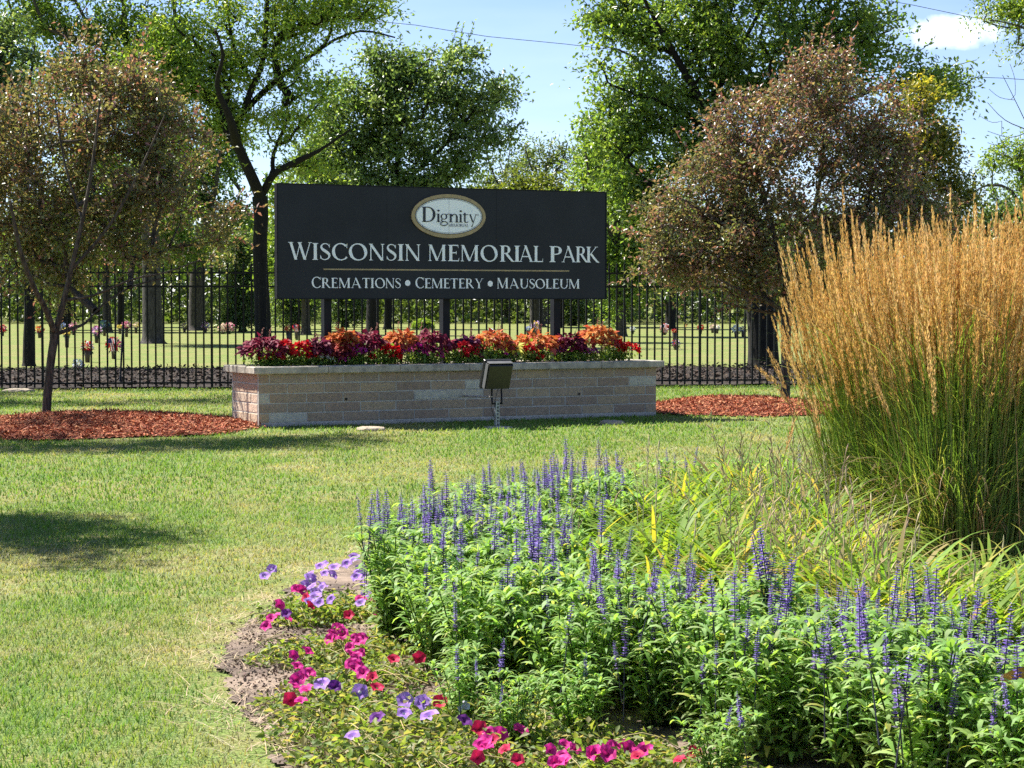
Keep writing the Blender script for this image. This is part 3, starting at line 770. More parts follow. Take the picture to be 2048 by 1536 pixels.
# ------------------------------------------------------------------ floodlight
def floodlight():
    base = G(994, 857)
    root = thing('floodlight', 'dark bronze floodlight on a short steel post aimed at the sign', 'floodlight', base)
    ti = rad(20)
    fwd = unit(B3 * math.cos(ti) + Z3 * math.sin(ti)); up = unit(Z3 * math.cos(ti) - B3 * math.sin(ti)); rt = U3
    Yb = base[1]; sc = Yb / F
    c = P(1000, 755, Yb)                       # middle of the back of the housing
    ax = np.stack([rt, fwd, up])
    hb = MB()
    # tapered housing: back plate smaller than the flange end
    hw, hh, dp = .135, .135, .085
    B_, Fr = c, c + fwd * dp
    def rect(cn, w, h, z=0): return [cn - rt * w - up * h, cn + rt * w - up * h, cn + rt * w + up * h, cn - rt * w + up * h]
    rings = [rect(B_, hw * .93, hh * .90), rect(B_ + fwd * .012, hw * .99, hh * .96), rect(B_ + fwd * .05, hw * 1.02, hh * 1.02), rect(Fr, hw * 1.05, hh * 1.05)]
    V = np.concatenate([np.array(r) for r in rings])
    hb.add(V, [[0, 1, 2, 3]]); hb.add(V, [[4 * i + k, 4 * i + 4 + k, 4 * i + 4 + (k + 1) % 4, 4 * i + (k + 1) % 4] for i in range(3) for k in range(4)])
    head = hb.build('housing', M_house, root, base)
    sb = MB()
    box(sb, Fr - fwd * .03 + up * (hh * 1.035 + .004), (hw * 1.0, .035, .002), ax)
    box(sb, Fr - fwd * .03 - rt * (hw * 1.035 + .004), (.002, .035, hh * .97), ax)
    sb.build('lit_edge', M_housegrey, head, base)  # pale plates paint the sunlight on the housing's top and left side
    fb = MB(); box(fb, Fr + fwd * .022, (hw * 1.13, .02, hh * 1.13), ax, bev=.004); fb.build('lens_frame', M_house, root, base)
    gb = MB(); box(gb, Fr + fwd * .0445, (hw * 1.0, .0015, hh * 1.0), ax); gb.build('lens', plain_mat('lens_glass', (.25, .27, .28), rough=.1, spec=.8), root, base)
    # yoke
    yb = MB(); bot = c - up * hh * .95 + fwd * .035
    zp = P(990, 807, Yb)[2]; piv = np.array([base[0], base[1], zp])
    for s in (-1, 1):
        a = bot + rt * s * .055; b = np.array([piv[0], piv[1], zp]) + rt * s * .055
        polytube(yb, [a + up * .03, a - Z3 * .03, b + Z3 * .012, b], [.009] * 4, 6)
    polytube(yb, [piv - rt * .062, piv + rt * .062], [.009, .009], 6)
    yb.build('yoke', M_black, root, base)
    pb = MB(); box(pb, base + Z3 * (zp / 2 + .01), (.0205, .0205, zp / 2 + .012), np.stack([U3, B3, Z3]), bev=.003)
    post = pb.build('post', M_galv, root, base)
    ob = MB()
    for k in range(7): box(ob, base + Z3 * (.04 + k * .035) - B3 * .0215, (.006, .0015, .011), np.stack([U3, B3, Z3]), (.02, .02, .02))
    ob.build('slot', M_black, post, base)
    tb = MB()
    p0 = c - up * hh * .9 - rt * .06
    polytube(tb, [p0, p0 - Z3 * .10 - rt * .01, p0 - Z3 * .2 - rt * .012, p0 - Z3 * .28 + rt * .01, base + Z3 * .10 - rt * .022, base + Z3 * .09], [.004] * 6, 5)
    polytube(tb, [c - up * hh * .92 + rt * .0, piv + Z3 * .05 - rt * .02, piv - rt * .025 - Z3 * .03], [.004] * 3, 5)
    tb.build('cable', M_wire, root, base)
    cb = MB(); q = P(984, 794, Yb)
    d = ray(929, 792); o = np.array([0, 0, EYE]); nf = -B3; t_ = np.dot(CORNER - o, nf) / np.dot(d, nf); w = o + d * t_
    polytube(cb, [w + B3 * .02, q], [.0105, .0105], 8); cb.build('conduit', M_conc, root, base)
    eb = MB(); v = [(.14 * math.cos(a) * R.uniform(.8, 1.1), .10 * math.sin(a) * R.uniform(.8, 1.1)) for a in np.linspace(0, 2 * math.pi, 15)[:-1]]
    V = [base + [x, y, .02] for x, y in v] + [base + [x * 1.1, y * 1.1, -.01] for x, y in v]; nn = len(v)
    eb.add(V, [list(range(nn))]); eb.add(V, [[i, i + nn, (i + 1) % nn + nn, (i + 1) % nn] for i in range(nn)])
    eb.build('footing', M_conc, root, base)
floodlight()

# flat stones lying on the lawn
def flat_stone(px, py, w, d, h, label, rz, seed):
    rs = np.random.default_rng(seed); base = G(px, py); n = 16; mb = MB()
    th = np.arange(n) / n * 2 * math.pi; e = 1 + rs.normal(0, .10, n)
    rows = [(1.0, -.01), (1.05, h * .45), (.98, h * .8), (.82, h), (.45, h * 1.05)]
    V = []
    for f, z in rows:
        for k in range(n):
            x, y = w / 2 * f * e[k] * math.cos(th[k]), d / 2 * f * e[k] * math.sin(th[k])
            V.append([base[0] + x * math.cos(rz) - y * math.sin(rz), base[1] + x * math.sin(rz) + y * math.cos(rz), z + rs.normal(0, .004)])
    q = [[i * n + k, i * n + (k + 1) % n, (i + 1) * n + (k + 1) % n, (i + 1) * n + k] for i in range(len(rows) - 1) for k in range(n)]
    mb.add(V, q, (.36, .30, .22)); mb.add(V, [list(range((len(rows) - 1) * n, len(rows) * n))], (.40, .34, .25))
    tag(mb.build('flat_stone', M_stone, None, base, smooth=False), label, 'stone', 'loose stones lying on the lawn')
flat_stone(741, 861, .27, .30, .035, 'flat tan stone on the lawn left of the floodlight', .1, 1)
flat_stone(1225, 849, .24, .28, .04, 'flat tan stone on the lawn right of the floodlight', .3, 2)
flat_stone(38, 785, .36, .3, .05, 'pale weathered stone lying at the foot of the fence', .0, 3)

# ------------------------------------------------------------------ iron fence
def fence():
    x0, x1 = -9.6, 11.2
    root = thing('iron_fence', 'tall black iron picket fence running behind the planter', 'fence', (0, fence_y(0), 0))
    org = root.location; dx = np.array([1, .13, 0]); dx = dx / np.linalg.norm(dx); nx = np.array([-dx[1], dx[0], 0]); ax = np.stack([dx, nx, Z3])
    L = (x1 - x0) / dx[0]; p0 = np.array([x0, fence_y(x0), 0])
    for z in (.085, 1.49, 1.69):
        b = MB(); box(b, p0 + dx * L / 2 + Z3 * z, (L / 2, .017, .013), ax); b.build('rail', M_black, root, org)
    npk = int(L / .1155); extra = MB(); items = []
    for k in range(npk):
        p = p0 + dx * (k * .1155 + .06); px = px_of(p + Z3 * .5)[0]
        items.append((p, px))
    shown = sorted(range(npk), key=lambda i: (not (-20 < items[i][1] < 1620), abs(items[i][1] - 700)))[:100]
    shown = set(shown); mesh = None
    for k, (p, px) in enumerate(items):
        if k % 21 == 3: continue
        if k in shown:
            if mesh is None:
                b = MB(); box(b, Z3 * .92, (.0125, .0125, .90), ax)
                box(b, Z3 * 1.83, (.007, .007, .012), ax, bev=.003)
                o = b.build('picket', M_black, root); mesh = o.data
            else:
                o = bpy.data.objects.new('picket', mesh); col.objects.link(o); o.parent = root
            o.location = Vector(p) - org
        else: box(extra, p + Z3 * .92, (.0125, .0125, .90), ax)
    if extra.v: tag(extra.build('pickets', M_black, root, org), kind='stuff')
    for k in range(3, npk, 21):
        b = MB(); p = items[k][0]; box(b, p + Z3 * .95, (.018, .018, .95), ax, bev=.003)
        box(b, p + Z3 * 1.912, (.022, .022, .012), ax, bev=.005); b.build('post', M_black, root, org)
fence()
mb = MB(); a = P(240, 769, 31.6); polytube(mb, [a * [1, 1, 0], P(246, 650, 31.9)], [.016, .014], 6)
tag(mb.build('stake', M_black, None, a * [1, 1, 0]), 'black stake leaning against the iron fence by the big trunk', 'stake')

# ------------------------------------------------------------------ trees
def tree(name, label, cat, Y, trunk, limbs, lobes, ncl, lpc, ll, lw, pal, sig=.3, bark=None, lmat=None, group=None, gap=.0, up=.5, topcol=None, zflat=.7, depth=None, twig=.012, seed=1, rmin=.006, droop=.2, fine=1.0, shoots=0, slen=.5):
    """trunk: [(px,py,width_px)...] foot first; limbs: polylines of the same; lobes: (px,py,rx_px,ry_px[,dy m]) foliage masses"""
    global R
    R = np.random.default_rng(seed * 101 + 17)
    k = Y / F
    foot = P(trunk[0][0], trunk[0][1], Y); foot[2] = 0
    root = thing(name, label, cat, foot, group)
    tb = MB()
    nodes, rads, par, plen = [], [], [], []
    def addline(line, parent, dy=0.0):
        last = parent
        for i, (px, py, w) in enumerate(line):
            p = P(px, py, Y + dy * i)
            if parent is None and i == 0: p[2] = -.02
            if last is not None and i == 0 and parent is not None:
                continue
            nodes.append(p); rads.append(w * k / 2); par.append(-1 if last is None else last); plen.append(0 if last is None else plen[last] + np.linalg.norm(p - nodes[last])); last = len(nodes) - 1
        return last
    def smooth(pts, sub=4):
        c = np.array(pts, float); out = []
        for i in range(len(c) - 1):
            p0, p1, p2, p3 = c[max(i - 1, 0)], c[i], c[i + 1], c[min(i + 2, len(c) - 1)]
            for q in range(sub):
                t = q / sub; out.append(.5 * (2 * p1 + (p2 - p0) * t + (2 * p0 - 5 * p1 + 4 * p2 - p3) * t * t + (3 * p1 - p0 - 3 * p2 + p3) * t ** 3))
        out.append(c[-1]); return np.array(out)
    # trunk with root flare
    tl = smooth(trunk); pts = np.array([P(a, b, Y) for a, b, _ in tl]); pts[0][2] = -.03
    rr = np.array([w * k / 2 for _, _, w in tl]); 
    polytube(tb, np.concatenate([pts[:1], pts[:1] + (pts[1] - pts[0]) * .35, pts[1:]]), np.concatenate([[rr[0] * 1.45], [rr[0] * 1.12], rr[1:]]), 12)
    for i, p in enumerate(pts):
        nodes.append(p); rads.append(rr[i]); par.append(i - 1); plen.append(pts[i][2])
    ntr = len(nodes)
    for li, line in enumerate(limbs):
        sl = smooth(line, 3); start = P(sl[0][0], sl[0][1], Y)
        j = int(np.argmin([np.linalg.norm(np.array(q) - start) for q in nodes]))
        dy = ((li * 37) % 11 / 5.0 - 1.0) * .10 * (Y / 40)
        lp = [nodes[j]]; lr = [min(rads[j], sl[0][2] * k / 2)]; last = j
        for i, (a, b, w) in enumerate(sl):
            if i == 0: continue
            p = P(a, b, Y + dy * i); nodes.append(p); rads.append(w * k / 2); par.append(last); plen.append(plen[last] + np.linalg.norm(p - nodes[last])); last = len(nodes) - 1
            lp.append(p); lr.append(w * k / 2)
        polytube(tb, lp, lr, 8)
    nfix = len(nodes)
    # cluster centres inside the lobes
    area = np.array([l[2] * l[3] for l in lobes], float); area /= area.sum()
    C = []
    while len(C) < ncl:
        i = R.choice(len(lobes), p=area); l = lobes[i]
        d = rand_unit(1)[0]; r = R.uniform() ** .42 * (.86 + .42 * mnoise.noise(Vector(d) * 2.6 + Vector((seed * 3.1, i * 7.7, 0))))
        dyc = l[4] if len(l) > 4 else 0.0
        ryd = (depth if depth else .5 * (l[2] + l[3]) * k)
        c = P(l[0], l[1], Y + dyc) + np.array([d[0] * l[2] * k, d[1] * ryd, d[2] * l[3] * k]) * r
        if c[2] < .35: continue
        if gap > 0 and mnoise.noise(Vector(c) * (1.1 / max(sig, .15)) * .45 + Vector((seed, 0, 0))) < -0.5 + gap: continue
        C.append(c)
    C = np.array(C)
    hub = np.array(nodes[ntr - 1])
    order = np.argsort(np.linalg.norm(C - hub, axis=1))
    NP = np.zeros((nfix + ncl, 3)); NP[:nfix] = nodes; cnt = nfix
    PL = np.zeros(nfix + ncl); PL[:nfix] = plen
    parent = np.full(nfix + ncl, -1); start_ok = max(1, ntr * 2 // 3)
    for i in order:
        c = C[i]; dv = c - NP[start_ok:cnt]; d = np.linalg.norm(dv, axis=1)
        cost = d + .25 * PL[start_ok:cnt] + np.maximum(0, -dv[:, 2]) * .5
        j = int(np.argmin(cost)) + start_ok
        parent[cnt] = j; NP[cnt] = c; PL[cnt] = PL[j] + np.linalg.norm(c - NP[j]); cnt += 1
    w = np.zeros(cnt)
    for i in range(cnt - 1, nfix - 1, -1):
        w[i] += 1; w[parent[i]] += w[i] if parent[i] >= nfix else 0
    idx = np.arange(nfix, cnt); r1 = np.maximum(rmin, twig * w[idx] ** .45)
    pj = parent[idx]; p0 = NP[pj]; p1 = NP[idx]
    r0 = np.where(pj >= nfix, np.maximum(rmin, twig * np.maximum(w[pj], 1) ** .45), r1 * 1.25); r0 = np.minimum(r0, r1 * 1.8)
    mid = (p0 + p1) / 2 + R.normal(0, .05, p0.shape) * np.linalg.norm(p1 - p0, axis=1)[:, None] + [0, 0, -.02]
    tubes(tb, p0, mid, r0, (r0 + r1) / 2, 5); tubes(tb, mid, p1, (r0 + r1) / 2, r1 * .7, 5)
    sh = None
    if shoots:
        ctr = C.mean(0); rel = (C - ctr) / (C.std(0) + 1e-6); outer = np.argsort(-(np.linalg.norm(rel, axis=1) + .35 * rel[:, 2]))[:max(8, ncl // 3)]
        si = R.choice(outer, shoots); p = NP[nfix + si]; d = unit(unit(p - ctr) + R.normal(size=(shoots, 3)) * .45 + [0, 0, .55]); sl = slen * R.uniform(.4, 1.25, shoots)
        e = p + d * sl[:, None]; tubes(tb, p, e, rmin, rmin * .45, 4)
        per = 16; f = np.tile(np.linspace(.05, 1.0, per), shoots); q = np.repeat(np.arange(shoots), per); sp = p[q] + d[q] * (f * sl[q])[:, None]
        sd = unit(d[q] * .6 + rand_unit(len(q)) * .8); sh = (sp, sd, unit(R.normal(size=(len(q), 3)) * .6 + [0, 0, .8]), q)
    tb.build('trunk', bark or M_bark, root, foot, smooth=True)
    # leaves on short twigs around every cluster
    n = ncl * lpc; ci = np.repeat(np.arange(ncl), lpc)
    cl = NP[nfix + ci]
    csz = R.uniform(.6, 1.35, ncl)[ci][:, None]
    off = np.clip(R.normal(size=(n, 3)), -1.55, 1.55) * [sig, sig, sig * zflat] * csz
    # gather leaves on sprays: pull each toward one of several twig lines of its cluster
    nt = 6; td = rand_unit(ncl * nt).reshape(ncl, nt, 3); td[..., 2] = td[..., 2] * .6 + up * .5
    tw = unit(td)[ci, R.integers(0, nt, n)]
    along = np.sum(off * tw, 1, keepdims=True)
    off = tw * np.abs(along) * 1.25 + (off - tw * along) * (.42 * fine)
    off[:, 2] -= droop * (off[:, 0] ** 2 + off[:, 1] ** 2) / max(sig, .05)
    pos = cl + off
    axd = unit(tw * .7 + R.normal(size=(n, 3)) * .75 + [0, 0, -.15]); nr = unit(R.normal(size=(n, 3)) * .75 + [0, 0, .8])
    pal = np.asarray(pal, float); pc = R.integers(0, len(pal), ncl)
    t = pal[np.where(R.uniform(size=n) < .62, pc[ci], R.integers(0, len(pal), n))]
    if topcol is not None:
        zz = (pos[:, 2] - C[:, 2].min()) / (np.ptp(C[:, 2]) + 1e-6); rr_ = np.linalg.norm((pos - C.mean(0)) / (C.std(0) * 2 + 1e-6), axis=1)
        pr = np.clip(topcol[1] * (zz * .9 + rr_ * .35 - .25), 0, .9)
        tc_ = np.asarray(topcol[0], float); sel = R.uniform(size=n) < pr
        t = np.where(sel[:, None], tc_[R.integers(0, len(tc_), n)], t)
    cv = (R.uniform(.78, 1.25, ncl)[ci])[:, None]; t = jit(t * cv, n, .22)
    cb = MB()
    if sh is not None:
        sp_ = np.asarray(topcol[0] if topcol is not None else pal, float); m = len(sh[0]); st = np.where((R.uniform(size=m) < .55)[:, None], sp_[R.integers(0, len(sp_), m)], pal[R.integers(0, len(pal), m)])
        leaves(cb, sh[0], sh[1], sh[2], ll * R.uniform(.7, 1.3, m), lw * R.uniform(.7, 1.2, m), jit(st, m, .2))
    cb = cb; leaves(cb, pos, axd, nr, ll * R.uniform(.65, 1.25, n), lw * R.uniform(.7, 1.2, n), t)
    cb.build('crown', lmat or M_leaf, root, foot)
    return root

GR_LIGHT = [(.125, .195, .034), (.16, .23, .042), (.10, .165, .03), (.19, .24, .055)]
GR_MID = [(.085, .145, .032), (.105, .17, .038), (.07, .12, .03), (.13, .195, .045)]
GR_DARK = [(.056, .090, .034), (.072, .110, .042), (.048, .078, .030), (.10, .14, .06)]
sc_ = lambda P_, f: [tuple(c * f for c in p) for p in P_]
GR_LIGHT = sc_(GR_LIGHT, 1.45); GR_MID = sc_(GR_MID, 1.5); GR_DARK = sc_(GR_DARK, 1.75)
BRONZE_SCALE = 1.3
BRONZE = [(.125, .150, .058), (.150, .155, .070), (.10, .13, .048), (.175, .18, .09), (.15, .115, .075), (.11, .145, .05), (.14, .09, .075)]
BRONZE = sc_(BRONZE, BRONZE_SCALE)
BRONZE_TIP = [(.22, .115, .105), (.29, .18, .15), (.19, .09, .09), (.28, .22, .12), (.29, .15, .16)]

tree('crabapple_tree', 'small bronze leaved tree with slim leaning trunk left of the planter', 'tree', 22.8,
     [(92, 838, 19), (95, 790, 18), (102, 720, 17), (110, 668, 18)],
     [[(110, 668, 13), (92, 620, 12), (66, 570, 10), (40, 500, 9), (20, 400, 6)], [(110, 668, 13), (128, 600, 12), (142, 540, 10), (165, 440, 8), (185, 330, 6), (200, 200, 4)],
      [(112, 668, 9), (150, 655, 7), (172, 645, 5), (205, 610, 4), (260, 575, 4), (330, 555, 3)], [(128, 600, 8), (190, 590, 5), (260, 560, 4), (330, 545, 3), (400, 520, 2.5)], [(142, 540, 8), (220, 450, 6), (280, 340, 5), (330, 230, 3)], [(165, 440, 6), (130, 330, 5), (110, 200, 3)]],
     [(150, 400, 240, 165, 1.0), (60, 470, 220, 110, 1.0), (270, 430, 150, 120, 1.0), (200, 250, 185, 150, 1.0), (60, 270, 150, 150, 1.0), (330, 330, 110, 130, 1.0), (180, 130, 110, 75, 1.0), (-60, 380, 150, 190, 1.0), (340, 500, 130, 60, 1.0), (80, 560, 130, 50, 1.0), (420, 440, 70, 60, 1.0), (260, 180, 120, 90, 1.0)],
     470, 74, .062, .034, BRONZE[:5], sig=.185, bark=M_bark, lmat=M_crab, group='bronze leaved trees beside the planter', shoots=170, slen=.6, depth=.95, gap=.50, topcol=(BRONZE_TIP, .20), twig=.0035, rmin=.0035, seed=2)
tree('crabapple_tree', 'broad bronze leaved tree half hidden by the tall tan grass', 'tree', 26.5,
     [(1570, 806, 20), (1572, 740, 18), (1572, 690, 18), (1575, 630, 18)],
     [[(1575, 630, 14), (1540, 605, 9), (1500, 590, 6), (1440, 560, 4)], [(1575, 630, 14), (1560, 520, 12), (1530, 400, 9), (1500, 280, 5)], [(1575, 630, 13), (1610, 500, 11), (1640, 360, 8), (1650, 220, 4)], [(1560, 520, 8), (1450, 450, 6), (1370, 400, 4)], [(1610, 500, 8), (1700, 430, 6), (1800, 400, 4)], [(1575, 630, 9), (1500, 618, 6), (1430, 600, 3)]],
     [(1560, 440, 210, 150), (1420, 500, 150, 90), (1720, 420, 150, 120), (1600, 260, 160, 130), (1480, 350, 150, 120), (1760, 300, 110, 110), (1630, 135, 80, 60), (1730, 200, 80, 60), (1560, 560, 200, 50), (1350, 430, 80, 70), (1860, 420, 80, 70), (1480, 240, 80, 60), (1340, 520, 75, 60), (1680, 500, 130, 70)],
     700, 72, .062, .034, [(a * .97, b * .95, c * 1.05) for a, b, c in BRONZE], sig=.195, bark=M_bark, lmat=M_crab, group='bronze leaved trees beside the planter', shoots=190, slen=.55, gap=.42, topcol=(BRONZE_TIP, .34), twig=.0035, rmin=.0035, seed=3)
tree('locust_tree', 'airy light green tree with dark forked limbs left of the sign', 'tree', 60,
     [(527, 692, 34), (524, 600, 31), (520, 500, 29), (522, 440, 29), (520, 393, 32)],
     [[(520, 393, 25), (506, 359, 23), (475, 290, 20), (468, 267, 20), (458, 232, 15), (434, 171, 10), (446, 110, 7), (430, 60, 5)], [(468, 267, 16), (485, 226, 14), (506, 171, 13), (526, 120, 11), (533, 34, 9), (537, -60, 7), (520, -200, 5)],
      [(485, 226, 13), (533, 178, 13), (588, 133, 11), (649, 89, 8), (670, 27, 6), (690, -50, 4)], [(526, 390, 17), (547, 349, 15), (598, 321, 13), (640, 300, 7), (700, 260, 4)], [(547, 349, 10), (547, 308, 8), (574, 239, 6), (572, 205, 4)], [(588, 133, 7), (610, 175, 4), (650, 190, 3)], [(649, 89, 6), (720, 62, 5), (790, 75, 3)], [(506, 171, 8), (470, 100, 7), (455, 20, 5), (440, -80, 4)], [(475, 290, 9), (440, 270, 5), (400, 230, 4)], [(533, 34, 6), (580, -20, 5), (630, -80, 4)]],
     [(520, 20, 190, 70), (660, 30, 140, 55), (400, 60, 130, 70), (560, -120, 260, 110), (380, 170, 110, 75), (620, 180, 70, 50), (460, 240, 80, 55), (570, 250, 60, 60), (740, 60, 70, 40), (330, 250, 90, 80), (620, 330, 55, 30), (480, 130, 110, 60), (600, 100, 90, 45), (300, 150, 110, 90), (420, 200, 90, 70), (350, 90, 120, 60), (720, 20, 100, 50)],
     620, 60, .15, .065, sc_(GR_LIGHT, 1.15), sig=.50, bark=M_bark_dark, gap=.36, zflat=.45, twig=.013, rmin=.012, seed=4, group='trees beyond the fence')
tree('linden_tree', 'dense dark green round tree rising behind the sign', 'tree', 66,
     [(745, 668, 26), (748, 560, 24), (765, 460, 22), (790, 380, 20)],
     [[(790, 380, 12), (800, 280, 9), (820, 170, 5)], [(790, 380, 10), (880, 300, 7), (950, 220, 4)], [(765, 460, 10), (700, 350, 7), (650, 250, 4)]],
     [(820, 240, 130, 110), (950, 210, 85, 70), (720, 280, 90, 90), (860, 140, 100, 50), (900, 310, 90, 60), (740, 370, 130, 60), (780, 180, 80, 60), (1005, 170, 42, 45), (680, 210, 65, 70), (840, 400, 120, 60), (930, 115, 50, 32), (690, 450, 110, 80), (650, 320, 60, 80), (990, 270, 40, 35), (760, 120, 45, 35)],
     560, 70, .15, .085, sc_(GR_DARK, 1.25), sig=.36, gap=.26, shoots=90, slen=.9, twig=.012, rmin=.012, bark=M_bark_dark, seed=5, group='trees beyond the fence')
tree('elm_tree', 'huge spreading green tree with a thick black trunk behind the fence', 'tree', 40.5,
     [(1527, 735, 66), (1526, 690, 60), (1522, 620, 60), (1500, 500, 58), (1465, 380, 52), (1440, 280, 46)],
     [[(1440, 280, 24), (1400, 200, 18), (1350, 110, 12), (1310, 40, 8), (1260, -60, 5)], [(1440, 280, 22), (1430, 180, 16), (1425, 60, 11), (1440, -80, 7)], [(1465, 380, 24), (1560, 200, 16), (1640, 60, 11), (1720, -60, 7)], [(1440, 280, 14), (1360, 220, 10), (1280, 190, 7), (1220, 170, 4)], [(1465, 380, 16), (1600, 260, 12), (1720, 190, 9), (1830, 160, 6), (1900, 190, 3)], [(1400, 200, 10), (1330, 170, 8), (1260, 110, 5), (1200, 90, 3)], [(1500, 500, 16), (1400, 420, 11), (1300, 370, 7), (1240, 300, 4)], [(1430, 180, 10), (1500, 60, 8), (1560, -60, 5)]],
     [(1400, 60, 190, 110), (1600, 60, 200, 110), (1260, 120, 100, 110), (1500, -110, 320, 110), (1740, 80, 110, 90), (1840, 170, 85, 75), (1240, 250, 85, 80), (1380, 300, 130, 80), (1620, 190, 150, 80), (1290, 400, 80, 80), (1230, 20, 70, 70), (1340, 200, 130, 70), (1480, 160, 100, 60), (1900, 190, 35, 40), (1280, 330, 80, 60)],
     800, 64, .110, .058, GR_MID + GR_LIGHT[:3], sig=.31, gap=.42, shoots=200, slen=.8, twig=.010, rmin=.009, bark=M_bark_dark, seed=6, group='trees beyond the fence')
tree('maple_tree', 'dark leaved tree with a black trunk at the left edge behind the fence', 'tree', 41,
     [(58, 735, 27), (57, 680, 22), (58, 600, 20), (50, 400, 19), (40, 250, 16)],
     [[(40, 250, 10), (20, 150, 8), (-40, 60, 5)], [(50, 400, 10), (-30, 300, 7)], [(40, 250, 10), (60, 160, 6), (70, 90, 4)]],
     [(10, 130, 75, 90), (-80, 200, 120, 130), (20, 250, 70, 80), (-60, 60, 110, 90), (-20, 330, 90, 60), (-120, 330, 120, 120)],
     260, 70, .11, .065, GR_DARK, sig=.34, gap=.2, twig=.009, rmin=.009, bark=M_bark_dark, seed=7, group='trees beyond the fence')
tree('ash_tree', 'tall light green tree on a thick grey trunk behind the left small tree', 'tree', 62,
     [(306, 686, 44), (304, 600, 38), (300, 450, 36), (290, 300, 32), (270, 180, 26)],
     [[(270, 180, 16), (200, 90, 11), (100, 60, 8), (60, -20, 5)], [(290, 300, 16), (340, 120, 11), (350, 30, 8), (330, -80, 5)], [(270, 180, 14), (250, 40, 10), (240, -100, 6)], [(200, 90, 8), (150, 0, 6), (120, -80, 4)]],
     [(170, 40, 180, 70), (300, 90, 130, 80), (60, 40, 110, 55), (200, -100, 260, 90), (220, 170, 130, 70), (110, 140, 100, 60), (330, 200, 70, 70), (40, -40, 120, 60), (300, 330, 90, 60), (200, 300, 80, 60)],
     420, 66, .15, .075, GR_LIGHT[:3] + GR_MID[:2], sig=.46, gap=.30, twig=.013, rmin=.012, bark=M_bark_grey, seed=8, group='trees beyond the fence')
tree('ash_tree', 'grey forked tree standing far back between fence and sign', 'tree', 88,
     [(394, 661, 36), (394, 600, 32), (396, 540, 30), (405, 480, 26)],
     [[(405, 480, 17), (420, 420, 13), (432, 370, 10), (440, 300, 6)], [(405, 480, 14), (440, 450, 10), (470, 420, 6), (480, 380, 4)], [(396, 540, 12), (350, 450, 9), (330, 370, 6)]],
     [(420, 330, 90, 60), (350, 380, 80, 60), (470, 440, 55, 50), (440, 270, 70, 50), (340, 300, 80, 60), (400, 400, 60, 40)],
     190, 60, .2, .1, GR_MID, sig=.5, gap=.34, twig=.018, rmin=.016, bark=M_bark_grey, seed=9, group='trees beyond the fence')
for i, (px, top, lab) in enumerate(((1090, 275, 'slender pale tree with thin bare branches above the middle of the sign'), (1010, 310, 'slender pale tree showing through behind the dark round tree'), (1185, 290, 'slender pale tree just left of the huge spreading tree'))):
    tree('poplar_tree', lab, 'tree', 112 + i * 5, [(px + 4, 650, 12), (px + 3, 500, 9), (px, 400, 6), (px + 2, 330, 4)],
         [[(px, 400, 4), (px - 30, 330, 3), (px - 40, 290, 2)], [(px + 2, 380, 4), (px + 35, 320, 3), (px + 45, 285, 2)], [(px + 2, 360, 3), (px + 10, 300, 2), (px + 14, top, 1.5)], [(px + 2, 430, 3), (px + 50, 380, 2), (px + 70, 340, 1.5)], [(px + 2, 430, 3), (px - 50, 390, 2), (px - 66, 350, 1.5)]],
         [(px - 30, 320, 42, 40), (px + 38, 315, 42, 42), (px + 8, top + 25, 30, 32), (px - 40, 400, 60, 50), (px + 50, 400, 60, 50), (px, 360, 50, 40), (px, 470, 70, 60), (px, 560, 80, 70)],
         130, 44, .22, .10, [(.115, .165, .05), (.14, .19, .06), (.095, .14, .045)], sig=.55, gap=.42, twig=.018, rmin=.016, bark=M_bark_grey, seed=20 + i, group='pale trees far beyond the fence')
tree('bushy_tree', 'yellow green bushy tree peeping over the top edge of the sign', 'tree', 100, [(1075, 655, 30), (1072, 600, 26), (1070, 560, 24), (1075, 500, 22)],
     [[(1072, 600, 14), (1040, 540, 10), (1010, 480, 6)], [(1075, 560, 14), (1110, 500, 9), (1150, 450, 6)]],
     [(1090, 400, 110, 55), (1010, 410, 70, 45), (1170, 420, 70, 55), (1080, 470, 140, 60), (1060, 370, 60, 30), (1210, 470, 60, 60)],
     260, 70, .22, .12, [(.12, .16, .03), (.10, .14, .028), (.145, .175, .035)], sig=.5, gap=.2, twig=.018, rmin=.016, bark=M_bark_grey, seed=30, group='trees beyond the fence')
tree('maple_tree', 'light green tree filling the gap between the forked trunk and the sign', 'tree', 78, [(612, 668, 18), (610, 560, 15), (606, 460, 12)], [[(606, 460, 8), (580, 390, 5)], [(606, 460, 8), (640, 380, 5)]],
     [(580, 400, 60, 50), (640, 360, 60, 60), (610, 470, 80, 60), (560, 480, 50, 60), (650, 290, 50, 50), (600, 560, 90, 50)], 240, 60, .17, .09, GR_LIGHT[:3] + GR_MID[:2], sig=.42, gap=.30, shoots=40, slen=.8, twig=.013, rmin=.012, seed=36, group='trees beyond the fence')
tree('maple_tree', 'light green tree low behind the left bronze tree and the fence', 'tree', 84, [(215, 665, 18), (212, 560, 15), (210, 460, 12)], [[(210, 460, 8), (150, 380, 5)], [(210, 460, 8), (270, 380, 5)]],
     [(210, 380, 120, 70), (120, 430, 90, 70), (300, 430, 90, 70), (220, 500, 140, 50), (60, 480, 80, 60), (370, 500, 60, 50)], 330, 60, .18, .095, GR_LIGHT[:3] + GR_MID[:2], sig=.46, gap=.30, shoots=40, slen=.8, twig=.013, rmin=.012, seed=37, group='trees beyond the fence')
